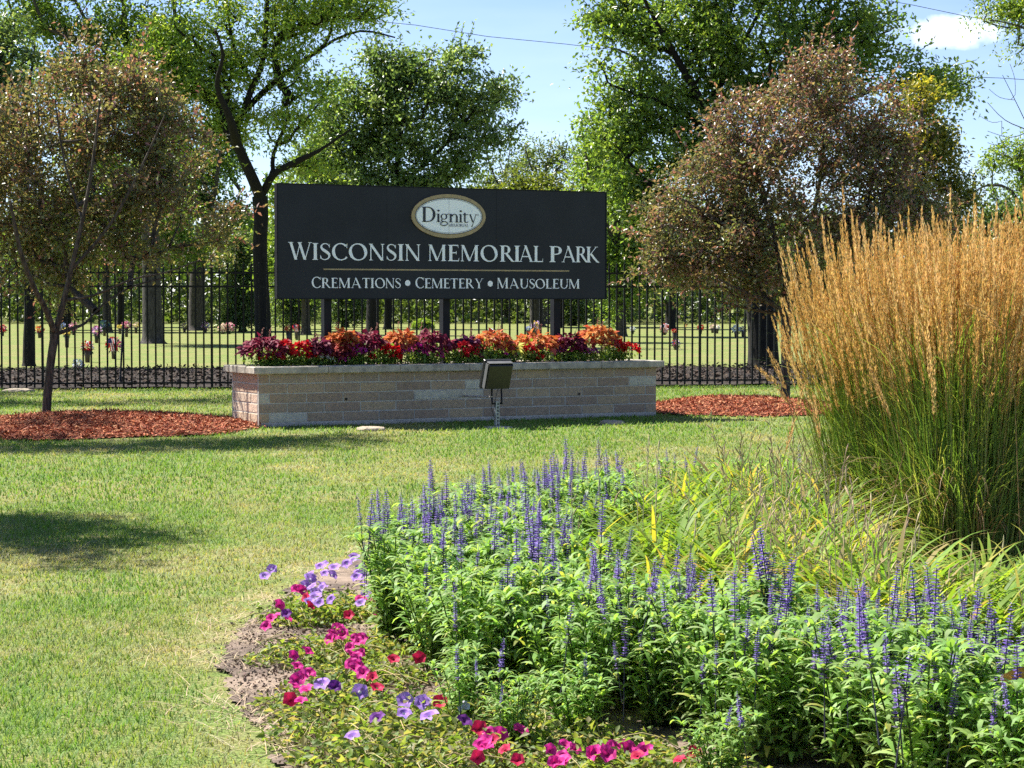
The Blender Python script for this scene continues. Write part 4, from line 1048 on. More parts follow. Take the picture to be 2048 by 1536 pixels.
tree('ash_tree', 'bright green tree with a grey trunk just right of the sign', 'tree', 74, [(1243, 664, 20), (1243, 600, 17), (1238, 500, 15), (1230, 400, 12)],
     [[(1238, 500, 9), (1190, 400, 6), (1170, 300, 4)], [(1238, 500, 9), (1290, 400, 6), (1310, 300, 4)], [(1230, 400, 7), (1225, 300, 5), (1225, 220, 3)]],
     [(1230, 330, 70, 90), (1190, 400, 60, 80), (1280, 420, 80, 90), (1215, 520, 55, 60), (1300, 530, 70, 60), (1200, 270, 50, 60), (1340, 480, 70, 70), (1240, 600, 50, 40)],
     330, 64, .16, .085, GR_LIGHT[:3] + GR_MID[:1], sig=.4, gap=.28, twig=.013, rmin=.012, bark=M_bark_grey, seed=31, group='trees beyond the fence')
tree('yellowing_tree', 'tree turning yellow behind the right bronze tree', 'tree', 36, [(1790, 745, 14), (1792, 650, 13), (1800, 520, 11), (1815, 400, 9)],
     [[(1815, 400, 6), (1840, 300, 5), (1845, 210, 3)], [(1800, 480, 6), (1870, 400, 4), (1910, 360, 3)]],
     [(1850, 290, 65, 60), (1840, 205, 55, 40), (1890, 370, 55, 40), (1880, 290, 45, 40), (1800, 380, 60, 60), (1915, 405, 35, 40), (1870, 460, 60, 50)],
     230, 60, .085, .046, [(.25, .25, .04), (.33, .29, .05), (.13, .17, .035), (.08, .12, .03)], sig=.24, gap=.25, twig=.006, rmin=.006, seed=32, group='trees beyond the fence')
tree('locust_tree', 'feathery light green tree at the right edge against the sky', 'tree', 45, [(2160, 730, 40), (2158, 500, 34), (2150, 300, 28), (2140, 150, 22)],
     [[(2140, 150, 12), (2090, 80, 7), (2030, 50, 3.5), (1980, 40, 2)], [(2140, 150, 12), (2120, 20, 8), (2080, -60, 5)], [(2150, 300, 6), (2060, 262, 2.6), (2010, 240, 1.5), (1975, 205, 1)], [(2060, 262, 2), (2030, 200, 1.4), (2005, 150, 1)], [(2060, 262, 2), (2020, 275, 1.3), (1975, 262, 1)], [(2010, 240, 1.3), (1985, 245, 1), (1960, 232, .9)], [(2030, 200, 1.2), (2000, 195, 1), (1978, 178, .9)], [(2020, 275, 1.2), (1995, 290, 1), (1975, 285, .9)], [(2030, 200, 1.1), (2030, 160, 1), (2020, 128, .9)]],
     [(2070, 30, 80, 45), (2005, 35, 45, 28), (2140, 90, 80, 60), (2110, -40, 110, 60), (2050, 100, 30, 25), (2160, 230, 60, 60), (1990, 5, 45, 25)],
     240, 56, .10, .04, GR_LIGHT, sig=.36, gap=.36, zflat=.4, twig=.008, rmin=.008, bark=M_bark_grey, seed=33, group='trees beyond the fence')
tree('ash_tree', 'pale spreading tree low at the right edge above the tall grass', 'tree', 84, [(2085, 668, 24), (2082, 560, 20), (2070, 460, 16)],
     [[(2070, 460, 10), (2020, 380, 7), (1970, 372, 4), (1945, 390, 2.5)], [(2070, 460, 10), (2040, 340, 7), (2010, 310, 4)], [(2070, 460, 8), (2110, 350, 5)]],
     [(2010, 325, 50, 28), (2060, 300, 60, 40), (1970, 390, 30, 20), (2100, 350, 70, 60), (2040, 370, 50, 25), (2080, 420, 80, 50)],
     150, 56, .17, .08, GR_LIGHT, sig=.42, gap=.36, zflat=.5, twig=.015, rmin=.014, bark=M_bark_grey, seed=34, group='trees beyond the fence')
tree('bushy_tree', 'dense dark green bushy tree behind the tall grass at the right edge', 'tree', 56, [(2030, 694, 22), (2030, 620, 20), (2030, 560, 18)],
     [[(2030, 560, 10), (1980, 500, 7), (1960, 450, 4)], [(2030, 560, 10), (2080, 480, 7), (2090, 420, 4)]],
     [(2020, 450, 70, 60), (1970, 500, 60, 60), (2090, 460, 80, 80), (2030, 560, 110, 70), (1940, 580, 70, 70), (2000, 640, 120, 40), (1900, 640, 80, 40)],
     300, 70, .14, .08, GR_DARK + [(.06, .105, .03)], sig=.38, gap=.15, twig=.011, rmin=.011, bark=M_bark_dark, seed=35, group='trees beyond the fence')

# dark trunks and shrubs in the shade of the wood
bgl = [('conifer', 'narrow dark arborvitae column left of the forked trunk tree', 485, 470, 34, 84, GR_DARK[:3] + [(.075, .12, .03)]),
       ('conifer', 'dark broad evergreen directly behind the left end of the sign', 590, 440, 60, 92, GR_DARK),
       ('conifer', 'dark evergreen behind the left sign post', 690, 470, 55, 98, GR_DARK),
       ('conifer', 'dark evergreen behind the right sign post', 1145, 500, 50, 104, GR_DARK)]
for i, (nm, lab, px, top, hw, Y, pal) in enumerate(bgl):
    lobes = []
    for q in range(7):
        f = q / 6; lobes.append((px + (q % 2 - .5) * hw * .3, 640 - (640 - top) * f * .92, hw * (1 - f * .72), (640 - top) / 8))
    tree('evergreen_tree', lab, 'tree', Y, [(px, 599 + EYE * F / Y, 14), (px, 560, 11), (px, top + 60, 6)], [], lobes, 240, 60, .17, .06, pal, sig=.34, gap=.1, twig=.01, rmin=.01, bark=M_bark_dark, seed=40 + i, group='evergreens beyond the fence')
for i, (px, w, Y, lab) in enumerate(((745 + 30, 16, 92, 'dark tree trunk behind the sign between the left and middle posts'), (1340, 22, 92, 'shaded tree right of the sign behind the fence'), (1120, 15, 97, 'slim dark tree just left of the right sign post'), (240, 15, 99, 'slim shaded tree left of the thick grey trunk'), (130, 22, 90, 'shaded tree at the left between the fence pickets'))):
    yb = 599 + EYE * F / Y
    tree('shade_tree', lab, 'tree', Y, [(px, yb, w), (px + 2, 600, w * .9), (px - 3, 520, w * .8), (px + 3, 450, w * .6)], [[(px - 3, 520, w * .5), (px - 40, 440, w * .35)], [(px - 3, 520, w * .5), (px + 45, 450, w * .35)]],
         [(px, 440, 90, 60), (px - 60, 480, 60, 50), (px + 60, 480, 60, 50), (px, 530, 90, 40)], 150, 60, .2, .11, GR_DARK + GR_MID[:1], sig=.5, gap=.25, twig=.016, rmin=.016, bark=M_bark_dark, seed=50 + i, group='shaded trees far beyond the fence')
def shrub(label, px, py, rx, ry, Y, pal, n=2600, seed=1):
    global R
    R = np.random.default_rng(seed); k = Y / F; c = P(px, py, Y); base = np.array([c[0], c[1], 0.]); root = thing('round_shrub', label, 'shrub', base, 'shrubs beyond the fence')
    d = rand_unit(n); r = R.uniform(.72, 1.04, (n, 1)); pos = c + d * r * [rx * k, rx * k, ry * k]; pos = pos[pos[:, 2] > .02]; d = d[:len(pos)]; n = len(pos)
    mb = MB(); leaves(mb, pos, rand_unit(n), unit(rand_unit(n) + [0, 0, .7]), .12, .07, jit(np.asarray(pal)[R.integers(0, len(pal), n)], n)); mb.build('crown', M_leaf, root, base)
    tb = MB(); polytube(tb, [base, base + Z3 * max(.15, c[2])], [.05, .03], 6); tb.build('trunk', M_bark, root, base)
shrub('clipped round green shrub behind the sign left of the middle post', 846, 655, 22, 16, 93, GR_LIGHT[:3], seed=61)

# the far wood: one mass nobody could count
def far_wood():
    global R
    R = np.random.default_rng(77); mb = MB(); n = 130000
    px = R.uniform(-500, 2650, n); Yd = R.uniform(112, 150, n)
    top = 470 + 60 * (fbm(px / 170, px * 0 + 1.5, 9) - .5) * 2 + 45 * (fbm(px / 45, px * 0, 4) - .5) * 2
    top = top - 75 * np.exp(-((px - 250) / 330) ** 2) - 45 * np.exp(-((px - 1350) / 200) ** 2)
    f = R.uniform(0, 1, n) ** .8
    z = EYE + (599 - (660 - (660 - top) * f)) / F * Yd
    x = (px - 1024) / F * Yd
    cl = fbm(px / 22, f * 9, 11)
    ok = (z > 0) & (cl > .33); pos = np.stack([x, Yd, np.maximum(z, .1)], 1)[ok]; n = len(pos)
    pal = np.array(GR_DARK + GR_MID)[R.integers(0, 8, n)] * .52  # leaf colours darkened to stand for shade within the wood
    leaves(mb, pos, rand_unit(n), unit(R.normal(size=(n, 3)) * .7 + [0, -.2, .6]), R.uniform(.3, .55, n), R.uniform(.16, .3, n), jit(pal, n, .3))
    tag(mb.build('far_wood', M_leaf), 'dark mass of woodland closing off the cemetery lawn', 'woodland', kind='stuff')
far_wood()

# trees outside the frame at the left whose shadows fall across the lawn and the mulch
def off_tree(label, gx, gy, zc, rx, rz, seed, spots, ncl=150):
    """spots: ground places (x, y) to shade; crowns stand up-sun of them"""
    Y = gy; k = F / Y; q = lambda x, y, z: (1024 + F * x / Y, 599 + (EYE - z) * k)
    l = math.tan(SUN_EL); lobes = []
    for x, y, r in spots:
        cx, cy = x - math.cos(SUN_BACK) / l * zc, y + math.sin(SUN_BACK) / l * zc
        a, b = q(cx, cy, zc); lobes.append((a, b, r * k, rz * k, cy - Y))
    a0, b0 = q(gx, gy, 0); a1, b1 = q(gx, gy, zc * .6)
    tree('shade_tree', label, 'tree', Y, [(a0, b0, .24 * k), (a0 + 5, (b0 + b1) / 2, .2 * k), (a1, b1, .16 * k)], [[(a1, b1, .1 * k), (lobes[0][0], lobes[0][1] + 40, .05 * k)]], lobes, ncl, 60, .09, .05, GR_MID, sig=.26, gap=.34, depth=rx, twig=.008, rmin=.006, seed=seed, group='trees left of the view shading the lawn')
off_tree('near tree left of the view shading the foreground lawn', -7.0, 13.4, 5.4, 1.0, .6, 71, [(-2.95, 11.6, .9), (-3.5, 10.7, .9), (-2.3, 11.0, .5), (-2.6, 12.2, .5)])
off_tree('middle tree left of the view shading the lawn before the red mulch', -8.4, 21.2, 6.6, 1.1, .6, 72, [(-3.6, 18.6, 1.1), (-2.4, 18.9, .9), (-1.5, 19.4, .6), (-4.8, 18.6, .9), (-3.9, 21.0, .55)], 190)
off_tree('far tree left of the view shading the lawn along the fence', -11.5, 29.5, 7.4, .9, .7, 73, [(-6.0, 26.0, 1.3), (-4.2, 26.6, 1.0), (-3.2, 28.0, .8), (-6.8, 28.5, 1.4)])

# ------------------------------------------------------------------ overhead lines
for i, (pts, lab) in enumerate((([(620, 30), (830, 50), (975, 73), (1130, 88), (1300, 108)], 'thin overhead wire crossing the sky gap above the sign'), ([(1700, -12), (1825, 10), (1930, 32), (2100, 62)], 'thin overhead wire at the upper right by the small cloud'), ([(1780, 148), (1915, 153), (2000, 156), (2120, 164)], 'thin overhead wire lower right behind the huge tree'))):
    mb = MB(); pp = [P(a, b, 75) for a, b in pts]; polytube(mb, pp, [.011] * len(pp), 5)
    tag(mb.build('overhead_wire', M_wire, None, pp[0]), lab, 'wire', 'overhead wires')

# ------------------------------------------------------------------ planter flowers
R = np.random.default_rng(301)
def mound_pos(px, py, rx, ry, d):
    u, z = sign_hit(px, py, d); k = PLN(u, d, 0)[1] / F
    return PLN(u, d, z), rx * k, ry * k
def coleus(label, px, py, rx, ry, d, pal, inner, n=300):
    c, a, b = mound_pos(px, py, rx * 1.08, ry * 1.15, d); base = PLN(*[np.dot(c - CORNER, U3), d, WALL_H + .05]); root = thing('coleus', label, 'plant', base, 'coleus plants in the planter')
    mb = MB(); v = rand_unit(n); v[:, 2] = np.abs(v[:, 2]) * 1.1 - .25; r = R.uniform(.55, 1.0, (n, 1)) ** .6
    pos = c + v * r * [a, min(a, .20), b]; pos[:, 2] = np.maximum(pos[:, 2], WALL_H + .06)
    ax_ = unit(v * [1, 1, .25] + R.normal(size=(n, 3)) * .35 + [0, -.15, -.25]); nr = unit(v * .6 + [0, -.25, .8] + R.normal(size=(n, 3)) * .25)
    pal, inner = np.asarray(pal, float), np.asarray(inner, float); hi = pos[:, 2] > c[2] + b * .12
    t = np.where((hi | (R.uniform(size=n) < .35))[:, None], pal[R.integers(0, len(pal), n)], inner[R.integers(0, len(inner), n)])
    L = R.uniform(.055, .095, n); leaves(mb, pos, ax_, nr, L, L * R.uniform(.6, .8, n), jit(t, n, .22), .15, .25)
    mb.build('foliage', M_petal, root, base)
    sb = MB(); m = 9; q = c + rand_unit(m) * [a * .6, .1, b * .3]; tubes(sb, np.repeat(base[None], m, 0) + (q - base) * [.5, .5, 0], q, .006, .004, 5, (.25, .12, .1)); sb.build('stem', M_chip, root, base)
    if n > 150:
        fb = MB()
        for _ in range(2):
            q = c + np.array([R.uniform(-.6, .6) * a, 0, b * .8]); hgt = R.uniform(.05, .11); m = 26; tt = R.uniform(0, 1, m)
            leaves(fb, q + np.stack([R.normal(0, .003, m) + tt * .02, R.normal(0, .003, m), tt * hgt], 1), rand_unit(m), rand_unit(m), .014, .009, jit((.38, .20, .16), m))
            polytube(fb, [q - Z3 * .04, q + [.02, 0, hgt]], [.002, .001], 4, (.3, .15, .12))
        fb.build('flower_spike', M_petal, root, base)
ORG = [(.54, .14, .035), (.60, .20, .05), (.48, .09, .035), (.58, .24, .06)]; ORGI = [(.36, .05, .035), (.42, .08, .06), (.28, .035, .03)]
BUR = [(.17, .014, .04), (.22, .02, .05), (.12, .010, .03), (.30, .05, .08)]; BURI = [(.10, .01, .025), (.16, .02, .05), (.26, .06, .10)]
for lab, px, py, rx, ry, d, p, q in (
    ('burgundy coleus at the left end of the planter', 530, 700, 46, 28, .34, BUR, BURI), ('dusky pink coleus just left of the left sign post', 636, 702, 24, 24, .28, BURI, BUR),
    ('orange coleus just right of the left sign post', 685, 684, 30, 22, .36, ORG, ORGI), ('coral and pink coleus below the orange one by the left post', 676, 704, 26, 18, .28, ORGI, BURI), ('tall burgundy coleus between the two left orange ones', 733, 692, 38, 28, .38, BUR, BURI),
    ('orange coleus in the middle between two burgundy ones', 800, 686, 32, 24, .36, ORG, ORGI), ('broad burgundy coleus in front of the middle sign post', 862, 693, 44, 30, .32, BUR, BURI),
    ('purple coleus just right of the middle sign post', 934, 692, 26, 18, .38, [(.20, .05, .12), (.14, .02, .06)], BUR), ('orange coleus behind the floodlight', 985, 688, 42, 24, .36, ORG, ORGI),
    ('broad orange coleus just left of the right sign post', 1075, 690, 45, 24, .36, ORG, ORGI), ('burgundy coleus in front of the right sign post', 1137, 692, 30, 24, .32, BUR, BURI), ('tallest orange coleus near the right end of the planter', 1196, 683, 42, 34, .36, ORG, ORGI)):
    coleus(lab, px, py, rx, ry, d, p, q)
coleus('small yellow coleus above the floodlight', 1031, 704, 14, 14, .26, [(.60, .55, .08), (.65, .60, .15)], [(.45, .42, .06), (.35, .40, .06)], 90)
def flowerhead(mb, c, r, pal, n):
    v = rand_unit(n); v[:, 2] = np.abs(v[:, 2]) - .25 * R.uniform(size=n); leaves(mb, c + v * r * R.uniform(.7, 1, (n, 1)), unit(v + rand_unit(n) * .7), unit(v + [0, -.3, .3]), r * .8, r * .7, jit(np.asarray(pal)[R.integers(0, len(pal), n)], n, .2), .1, .1)
RED = [(.50, .008, .012), (.60, .015, .02), (.38, .005, .01)]; MAG = [(.45, .02, .22), (.36, .015, .20), (.52, .05, .30)]; WHI = [(.75, .76, .78), (.8, .8, .8)]
def bedding(name, label, cat, spots, pal, fx, fw, d=.24):
    u0, z = sign_hit(fx, 722, d); base = PLN(u0, d, WALL_H + .05); root = thing(name, label, cat, base, 'geraniums and petunias along the planter edge')
    mb = MB(); k = base[1] / F; n = int(fw * 15); pos = base + np.stack([R.normal(0, fw * k * .45, n), R.normal(0, .05, n), np.abs(R.normal(0, .075, n)) + .03], 1); pos[:, 1] += (pos[:, 0] - base[0]) * math.tan(TH)
    leaves(mb, pos, unit(R.normal(size=(n, 3)) + [0, -.2, .1]), unit(R.normal(size=(n, 3)) * .5 + [0, -.2, .8]), R.uniform(.022, .05, n), R.uniform(.02, .04, n), jit(np.array(GR_LIGHT + GR_MID)[R.integers(0, 8, n)], n, .3)); mb.build('foliage', M_herb, root, base)
    for px, py, r in spots:
        u, z = sign_hit(px, py, d - .04); c = PLN(u, d - .04, z); fb = MB(); flowerhead(fb, c, r * k, pal, 46)
        polytube(fb, [base + (c - base) * [.8, .8, 0], c], [.003, .003], 4, (.08, .12, .03)); fb.build('flower_head', M_petal, root, base)
bedding('geranium', 'red geranium beside the burgundy coleus at the planter left end', 'flower', [(554, 715, 11), (525, 716, 7), (572, 693, 11)], RED, 540, 40)
bedding('geranium', 'red geranium just left of the left sign post', 'flower', [(597, 701, 14), (608, 695, 12), (621, 711, 11), (590, 710, 8)], RED, 600, 36)
bedding('petunia', 'white petunia low at the planter edge by the left post', 'flower', [(650, 715, 8), (662, 720, 7)], WHI, 650, 26)
bedding('petunia', 'magenta petunia spilling below the tall burgundy coleus', 'flower', [(708, 702, 12), (722, 706, 10), (688, 718, 9), (700, 712, 9), (680, 708, 8)], MAG, 705, 40)
bedding('geranium', 'red geranium below the middle orange coleus', 'flower', [(784, 704, 14), (792, 714, 10), (774, 697, 9), (745, 716, 7)], RED, 770, 38)
bedding('petunia', 'magenta petunia below the broad burgundy coleus', 'flower', [(835, 698, 10), (845, 708, 9), (812, 703, 8), (868, 702, 8), (880, 712, 7)], MAG, 845, 44)
bedding('geranium', 'dark red geranium right of the middle sign post', 'flower', [(928, 697, 12), (940, 707, 11), (950, 700, 9), (930, 712, 8)], [(.33, .008, .015), (.42, .012, .02)], 925, 42)
bedding('petunia', 'pink petunia next to the yellow coleus', 'flower', [(1007, 708, 7), (1035, 710, 6)], MAG, 1005, 34)
bedding('geranium', 'red geranium right of the yellow coleus', 'flower', [(1054, 700, 9), (1064, 702, 8), (1078, 715, 8)], RED, 1070, 34)
bedding('petunia', 'low green bedding plant with small purple flowers by the right post', 'flower', [(1170, 704, 8), (1188, 704, 7), (1120, 702, 7)], [(.28, .05, .22), (.34, .08, .28)], 1150, 52)
bedding('geranium', 'bright red geranium leaning over the right end of the planter', 'flower', [(1263, 702, 13), (1240, 690, 9), (1242, 698, 8), (1256, 690, 6)], RED, 1225, 44)
bedding('petunia', 'leafy low bedding plant at the planter front behind the floodlight', 'flower', [(965, 712, 5)], MAG, 975, 40)

# ------------------------------------------------------------------ grave bouquets on the cemetery lawn
R = np.random.default_rng(411)
PNK = [(.65, .25, .35), (.72, .40, .48), (.55, .12, .25)]; YEL = [(.70, .50, .06), (.75, .62, .15)]; LIL = [(.50, .30, .60), (.62, .45, .68)]; BLU = [(.12, .18, .45), (.5, .55, .7)]; CRM = [(.75, .62, .48), (.72, .52, .42)]; REDW = RED + WHI
def bouquet(label, px, py, yb, r_px, pal, vase=True, flag=False):
    Y = EYE * F / (yb - 599); k = Y / F; base = P(px, yb, Y); base[2] = 0; root = thing('grave_bouquet', label, 'bouquet', base, 'bouquets on the cemetery lawn')
    c = P(px, py, Y); r = r_px * k
    if vase:
        vb = MB(); h = max(.08, c[2] - r * .5); lathe(vb, base, [(.04, 0), (.05, .01), (.055, h * .5), (.075, h), (.06, h * 1.01)], 12); vb.build('vase', M_bronze, root, base, smooth=True)
    fb = MB(); n = 90; v = rand_unit(n); v[:, 2] = v[:, 2] * .8 + .1
    leaves(fb, c + v * r * R.uniform(.45, 1, (n, 1)), unit(v + rand_unit(n) * .6), unit(v + [0, -.4, .4]), r * .55, r * .5, jit(np.asarray(pal)[R.integers(0, len(pal), n)], n, .2), .1, .1)
    m = 40; v = rand_unit(m); leaves(fb, c + v * r * .8 - Z3 * r * .3, unit(v + [0, 0, -.2]), rand_unit(m), r * .7, r * .25, jit((.06, .12, .04), m)); fb.build('flowers', M_petal, root, base)
    if flag:
        w, h = r * 1.1, r * 2.0; o = c + np.array([-w * .3, -r * 1.08, -h * .55]); gb = MB(); sl = .35
        for s in range(7):
            t = (.5, .02, .04) if s % 2 == 0 else (.8, .8, .8)
            gb.add([o + [w * s / 7, 0, sl * 0], o + [w * (s + 1) / 7, 0, 0], o + [w * (s + 1) / 7 - w * .35, 0, h], o + [w * s / 7 - w * .35, 0, h]], [[0, 1, 2, 3]], t)
        gb.add([o + [-w * .36, -.004, h * .62], o + [w * .2, -.004, h * .62], o + [w * .14, -.004, h], o + [-w * .36, -.004, h]], [[0, 1, 2, 3]], (.03, .05, .20))
        gb.build('flag', M_petal, root, base)
        pb = MB(); polytube(pb, [o + [w * .5, .01, -h * .2], o + [-w * .36, .01, h * 1.3]], [.006, .006], 5, (.4, .3, .15)); pb.build('flag_stick', M_chip, root, base)
for lab, px, py, yb, r, pal, fl in (
    ('pink and red bouquet at the far left edge of the lawn', 5, 658, 672, 8, PNK + RED, 0), ('orange and yellow bouquet seen just right of the black trunk', 79, 659, 676, 8, YEL + RED, 0),
    ('small blue and white bouquet high behind the left small tree', 127, 651, 668, 5, BLU, 0), ('pink bouquet right behind the fork of the left small tree', 147, 654, 670, 8, PNK, 0),
    ('yellow bouquet in a tall vase behind the left small tree', 134, 664, 695, 8, YEL, 0), ('lilac pink bouquet in a vase left of the thick grey trunk', 193, 662, 686, 10, LIL + PNK, 0),
    ('dark blue green bouquet behind the lilac one', 209, 650, 672, 9, [(.04, .06, .12), (.05, .12, .12)], 0), ('red and white bouquet in a vase nearest the fence', 175, 694, 725, 11, REDW, 0),
    ('bouquet of pink flowers with a striped flag in a vase', 228, 688, 718, 13, PNK + RED, 1), ('pink bouquet in a vase just left of the thick grey trunk', 253, 651, 674, 8, PNK, 0),
    ('small yellow bouquet left of the pink one by the grey trunk', 240, 654, 668, 5, YEL, 0), ('pale yellow bouquet touching the thick grey trunk', 272, 651, 667, 6, YEL + CRM, 0),
    ('cream bouquet left of the forked grey tree', 369, 652, 665, 6, CRM + YEL, 0), ('white and pink bouquet just right of the forked grey tree', 411, 652, 665, 7, PNK + WHI, 0),
    ('cream and peach bouquet left of the arborvitae', 446, 656, 668, 9, CRM, 0), ('peach bouquet in front of the arborvitae', 458, 655, 668, 9, CRM + PNK, 0),
    ('orange red bouquet above the left end of the planter', 577, 659, 690, 7, [(.6, .12, .05), (.65, .2, .1)], 0), ('red bouquet with a small flag left of the left sign post', 593, 656, 680, 7, RED, 1),
    ('white bouquet seen between the middle and right sign posts', 982, 662, 676, 5, WHI, 0), ('pale blue bouquet left of the right sign post', 1056, 658, 672, 5, BLU, 0),
    ('yellow and lilac bouquet left of the right sign post', 1072, 652, 672, 9, YEL + LIL, 0), ('small white bouquet just right of the sign', 1265, 658, 668, 5, WHI, 0),
    ('red and white bouquet under the low branches right of the sign', 1329, 656, 670, 8, REDW, 1), ('bright red bouquet behind the fence right of the planter', 1349, 663, 684, 5, RED, 0),
    ('red white and blue bouquet low on the lawn right of the planter', 1352, 686, 700, 8, REDW + BLU[:1], 0), ('round red bouquet midway between sign and black trunk', 1401, 655, 668, 6, RED, 0),
    ('small cream bouquet left of the twin white ones', 1425, 654, 666, 5, CRM, 0), ('cream and white bouquet left of the black trunk', 1434, 655, 667, 5, WHI + CRM, 0),
    ('large white bouquet next to the black trunk', 1472, 658, 676, 8, WHI, 0), ('white bouquet touching the left side of the black trunk', 1486, 658, 674, 6, WHI + YEL, 0)):
    bouquet(lab, px, py, yb, r, pal, True, bool(fl))
bouquet('white flower spray lying flat on the grass just behind the fence', 156, 729, 735, 10, WHI, False)

# ------------------------------------------------------------------ feather reed grass
R = np.random.default_rng(511)
def reed_clump(label, px, yb, nst, rad_, hgt, seed, lean_bias=0.0):
    global R
    R = np.random.default_rng(seed); base = G(px, yb); root = thing('feather_reed_grass', label, 'ornamental grass', base, 'clumps of feather reed grass')
    lb = MB(); n = nst
    def disc(n, r): 
        a = R.uniform(0, 2 * math.pi, n); q = np.sqrt(R.uniform(0, 1, n)) * r; return np.stack([q * np.cos(a), q * np.sin(a), np.zeros(n)], 1), a, q / r
    p, a, q = disc(n, rad_)
    lean = .025 + .19 * q ** 1.7 * R.uniform(.3, 1.15, n); az = a + R.normal(0, .35, n)
    d = np.stack([np.cos(az) * np.sin(lean) + lean_bias * .04, np.sin(az) * np.sin(lean), np.cos(lean)], 1); H = hgt * R.uniform(.62, 1.0, n) * (1 - .10 * q) * np.where(R.uniform(size=n) < .05, 1.1, 1)
    bend = np.stack([np.cos(az), np.sin(az), np.zeros(n)], 1) * (R.uniform(0, .10, n) * q)[:, None]
    mid = p + d * (H * .5)[:, None]; tip = p + d * H[:, None] + bend
    st = jit(np.array([[.22, .33, .07], [.28, .36, .09], [.36, .36, .13]])[R.integers(0, 3, n)], n)
    tubes(lb, p, mid, .0024, .0020, 3, np.tile(st, (3, 1))); m2 = mid + (tip - mid) * .5; tubes(lb, mid, m2, .0020, .0016, 3, np.tile(st * [1.15, 1.05, 1], (3, 1))); tubes(lb, m2, tip, .0016, .0010, 3, np.tile(jit((.42, .31, .13), n), (3, 1)))
    lb.build('stems', M_blade, root)
    gb = MB(); n2 = int(nst * 3.4); p2, a2, q2 = disc(n2, rad_ * 1.02); L = R.uniform(.45, 1.0, n2); low = R.uniform(0, .75, n2) * (R.uniform(size=n2) < .6); p2[:, 2] = low
    t = jit(np.array([[.13, .24, .045], [.17, .29, .055], [.23, .33, .07], [.31, .35, .09]])[R.integers(0, 4, n2)], n2, .3)
    strips(gb, p2, a2 + R.normal(0, .6, n2), L * .8, R.uniform(.005, .009, n2), .05 + .15 * q2, R.uniform(.2, 2.0, n2) * (.5 + .6 * q2), 6, 'blade', t, droll=.4)
    n3 = int(nst * .5); p3, a3, q3 = disc(n3, rad_ * 1.05); p3[:, 2] = R.uniform(.0, .35, n3)
    strips(gb, p3, a3, R.uniform(.25, .55, n3), R.uniform(.006, .010, n3), .5, R.uniform(1.6, 2.9, n3), 6, 'blade', jit((.30, .22, .11), n3, .3), droll=.5)
    gb.build('leaves', M_blade, root)
    # plumes: the ones that show largest are parts of their own, the rest one mass
    order = np.argsort(-(tip[:, 2] - p[:, 1] * .8)); rest = MB(); shape = MB()
    def plume(mb, i, at0):
        ln = R.uniform(.26, .44); dd = unit((tip[i] - mid[i])[None])[0] + bend[i] * .5; dd /= np.linalg.norm(dd)
        m = 110; k = R.uniform(0, 1, m); th = R.uniform(0, 2 * math.pi, m); wd = .012 * (1 - k) ** .5 * np.minimum(1, k * 7 + .2)
        a_ = unit(np.cross(dd, [0.3, 1, 0])[None])[0]; b_ = np.cross(dd, a_); rd = a_ * np.cos(th)[:, None] + b_ * np.sin(th)[:, None]
        sway = (a_ * R.normal(0, .010) + b_ * R.normal(0, .010))
        pos = at0 + dd * (k * ln)[:, None] + rd * (wd * R.uniform(.1, 1, m))[:, None] + sway * (np.sin(k * 3) ** 2)[:, None]
        base_c = np.array([[.68, .48, .19], [.62, .42, .15], [.74, .55, .26], [.53, .35, .12]])[R.integers(0, 4)]
        leaves(mb, pos, unit(dd + rd * .18), unit(rd + rand_unit(m) * .4), R.uniform(.014, .028, m), R.uniform(.004, .0065, m), jit(base_c, m, .22), .1, 0)
    for r_, i in enumerate(order):
        at0 = tip[i] - unit((tip[i] - mid[i])[None])[0] * .24
        if r_ < 95:
            b = MB(); plume(b, i, at0); o = b.build('plume', M_plume, root, at0); o.location = [float(v) for v in at0]
        else: plume(rest, i, at0)
    tag(rest.build('plumes', M_plume, root), kind='stuff')
    return root
reed_clump('left clump of tall tan plumed grass leaning toward the lawn', 1785, 1090, 560, .31, 1.66, 31, -1.2)
reed_clump('middle clump of tall tan plumed grass, the fullest', 1930, 1120, 580, .32, 1.70, 32)
reed_clump('clump of tall tan plumed grass cut by the right edge', 2085, 1100, 560, .34, 1.76, 33)
def bent(root, path, Y, label):
    """a broken stalk of the clump with its plume hanging out"""
    global R
    base = np.array(root.location); pp = np.array([P(a, b, Y) for a, b in path]); b = MB(); polytube(b, pp, np.linspace(.0022, .0012, len(pp)), 4, (.34, .25, .11))
    seg = pp[-3:]; m = 150; k = R.uniform(0, 1, m); pos = np.where((k < .5)[:, None], seg[0] + (seg[1] - seg[0]) * (k * 2)[:, None], seg[1] + (seg[2] - seg[1]) * ((k - .5) * 2)[:, None])
    dd = unit(seg[2] - seg[0]); v = rand_unit(m); pos = pos + v * (.011 * np.sin(math.pi * (k * .9 + .07)))[:, None]
    leaves(b, pos, unit(dd + v * .4), unit(v), R.uniform(.014, .028, m), R.uniform(.004, .0065, m), jit((.56, .38, .16), m, .22), .1, 0)
    o = b.build('bent_plume', M_plume, root, base); o['label'] = label
first_clump = [o for o in col.objects if o.name.startswith('feather_reed_grass')]
fc, mc, rc = first_clump[0], first_clump[1], first_clump[2]
bent(fc, [(1660, 1060), (1630, 960), (1590, 850), (1578, 808), (1550, 765), (1512, 734)], 10.2, 'broken plume hanging out low over the mulch')
bent(fc, [(1670, 1050), (1620, 900), (1572, 780), (1556, 740), (1537, 702)], 10.3, 'single plume leaning out at the left')
bent(fc, [(1760, 1080), (1810, 900), (1782, 840), (1760, 790), (1742, 738)], 9.9, 'plume fallen across the green stems')
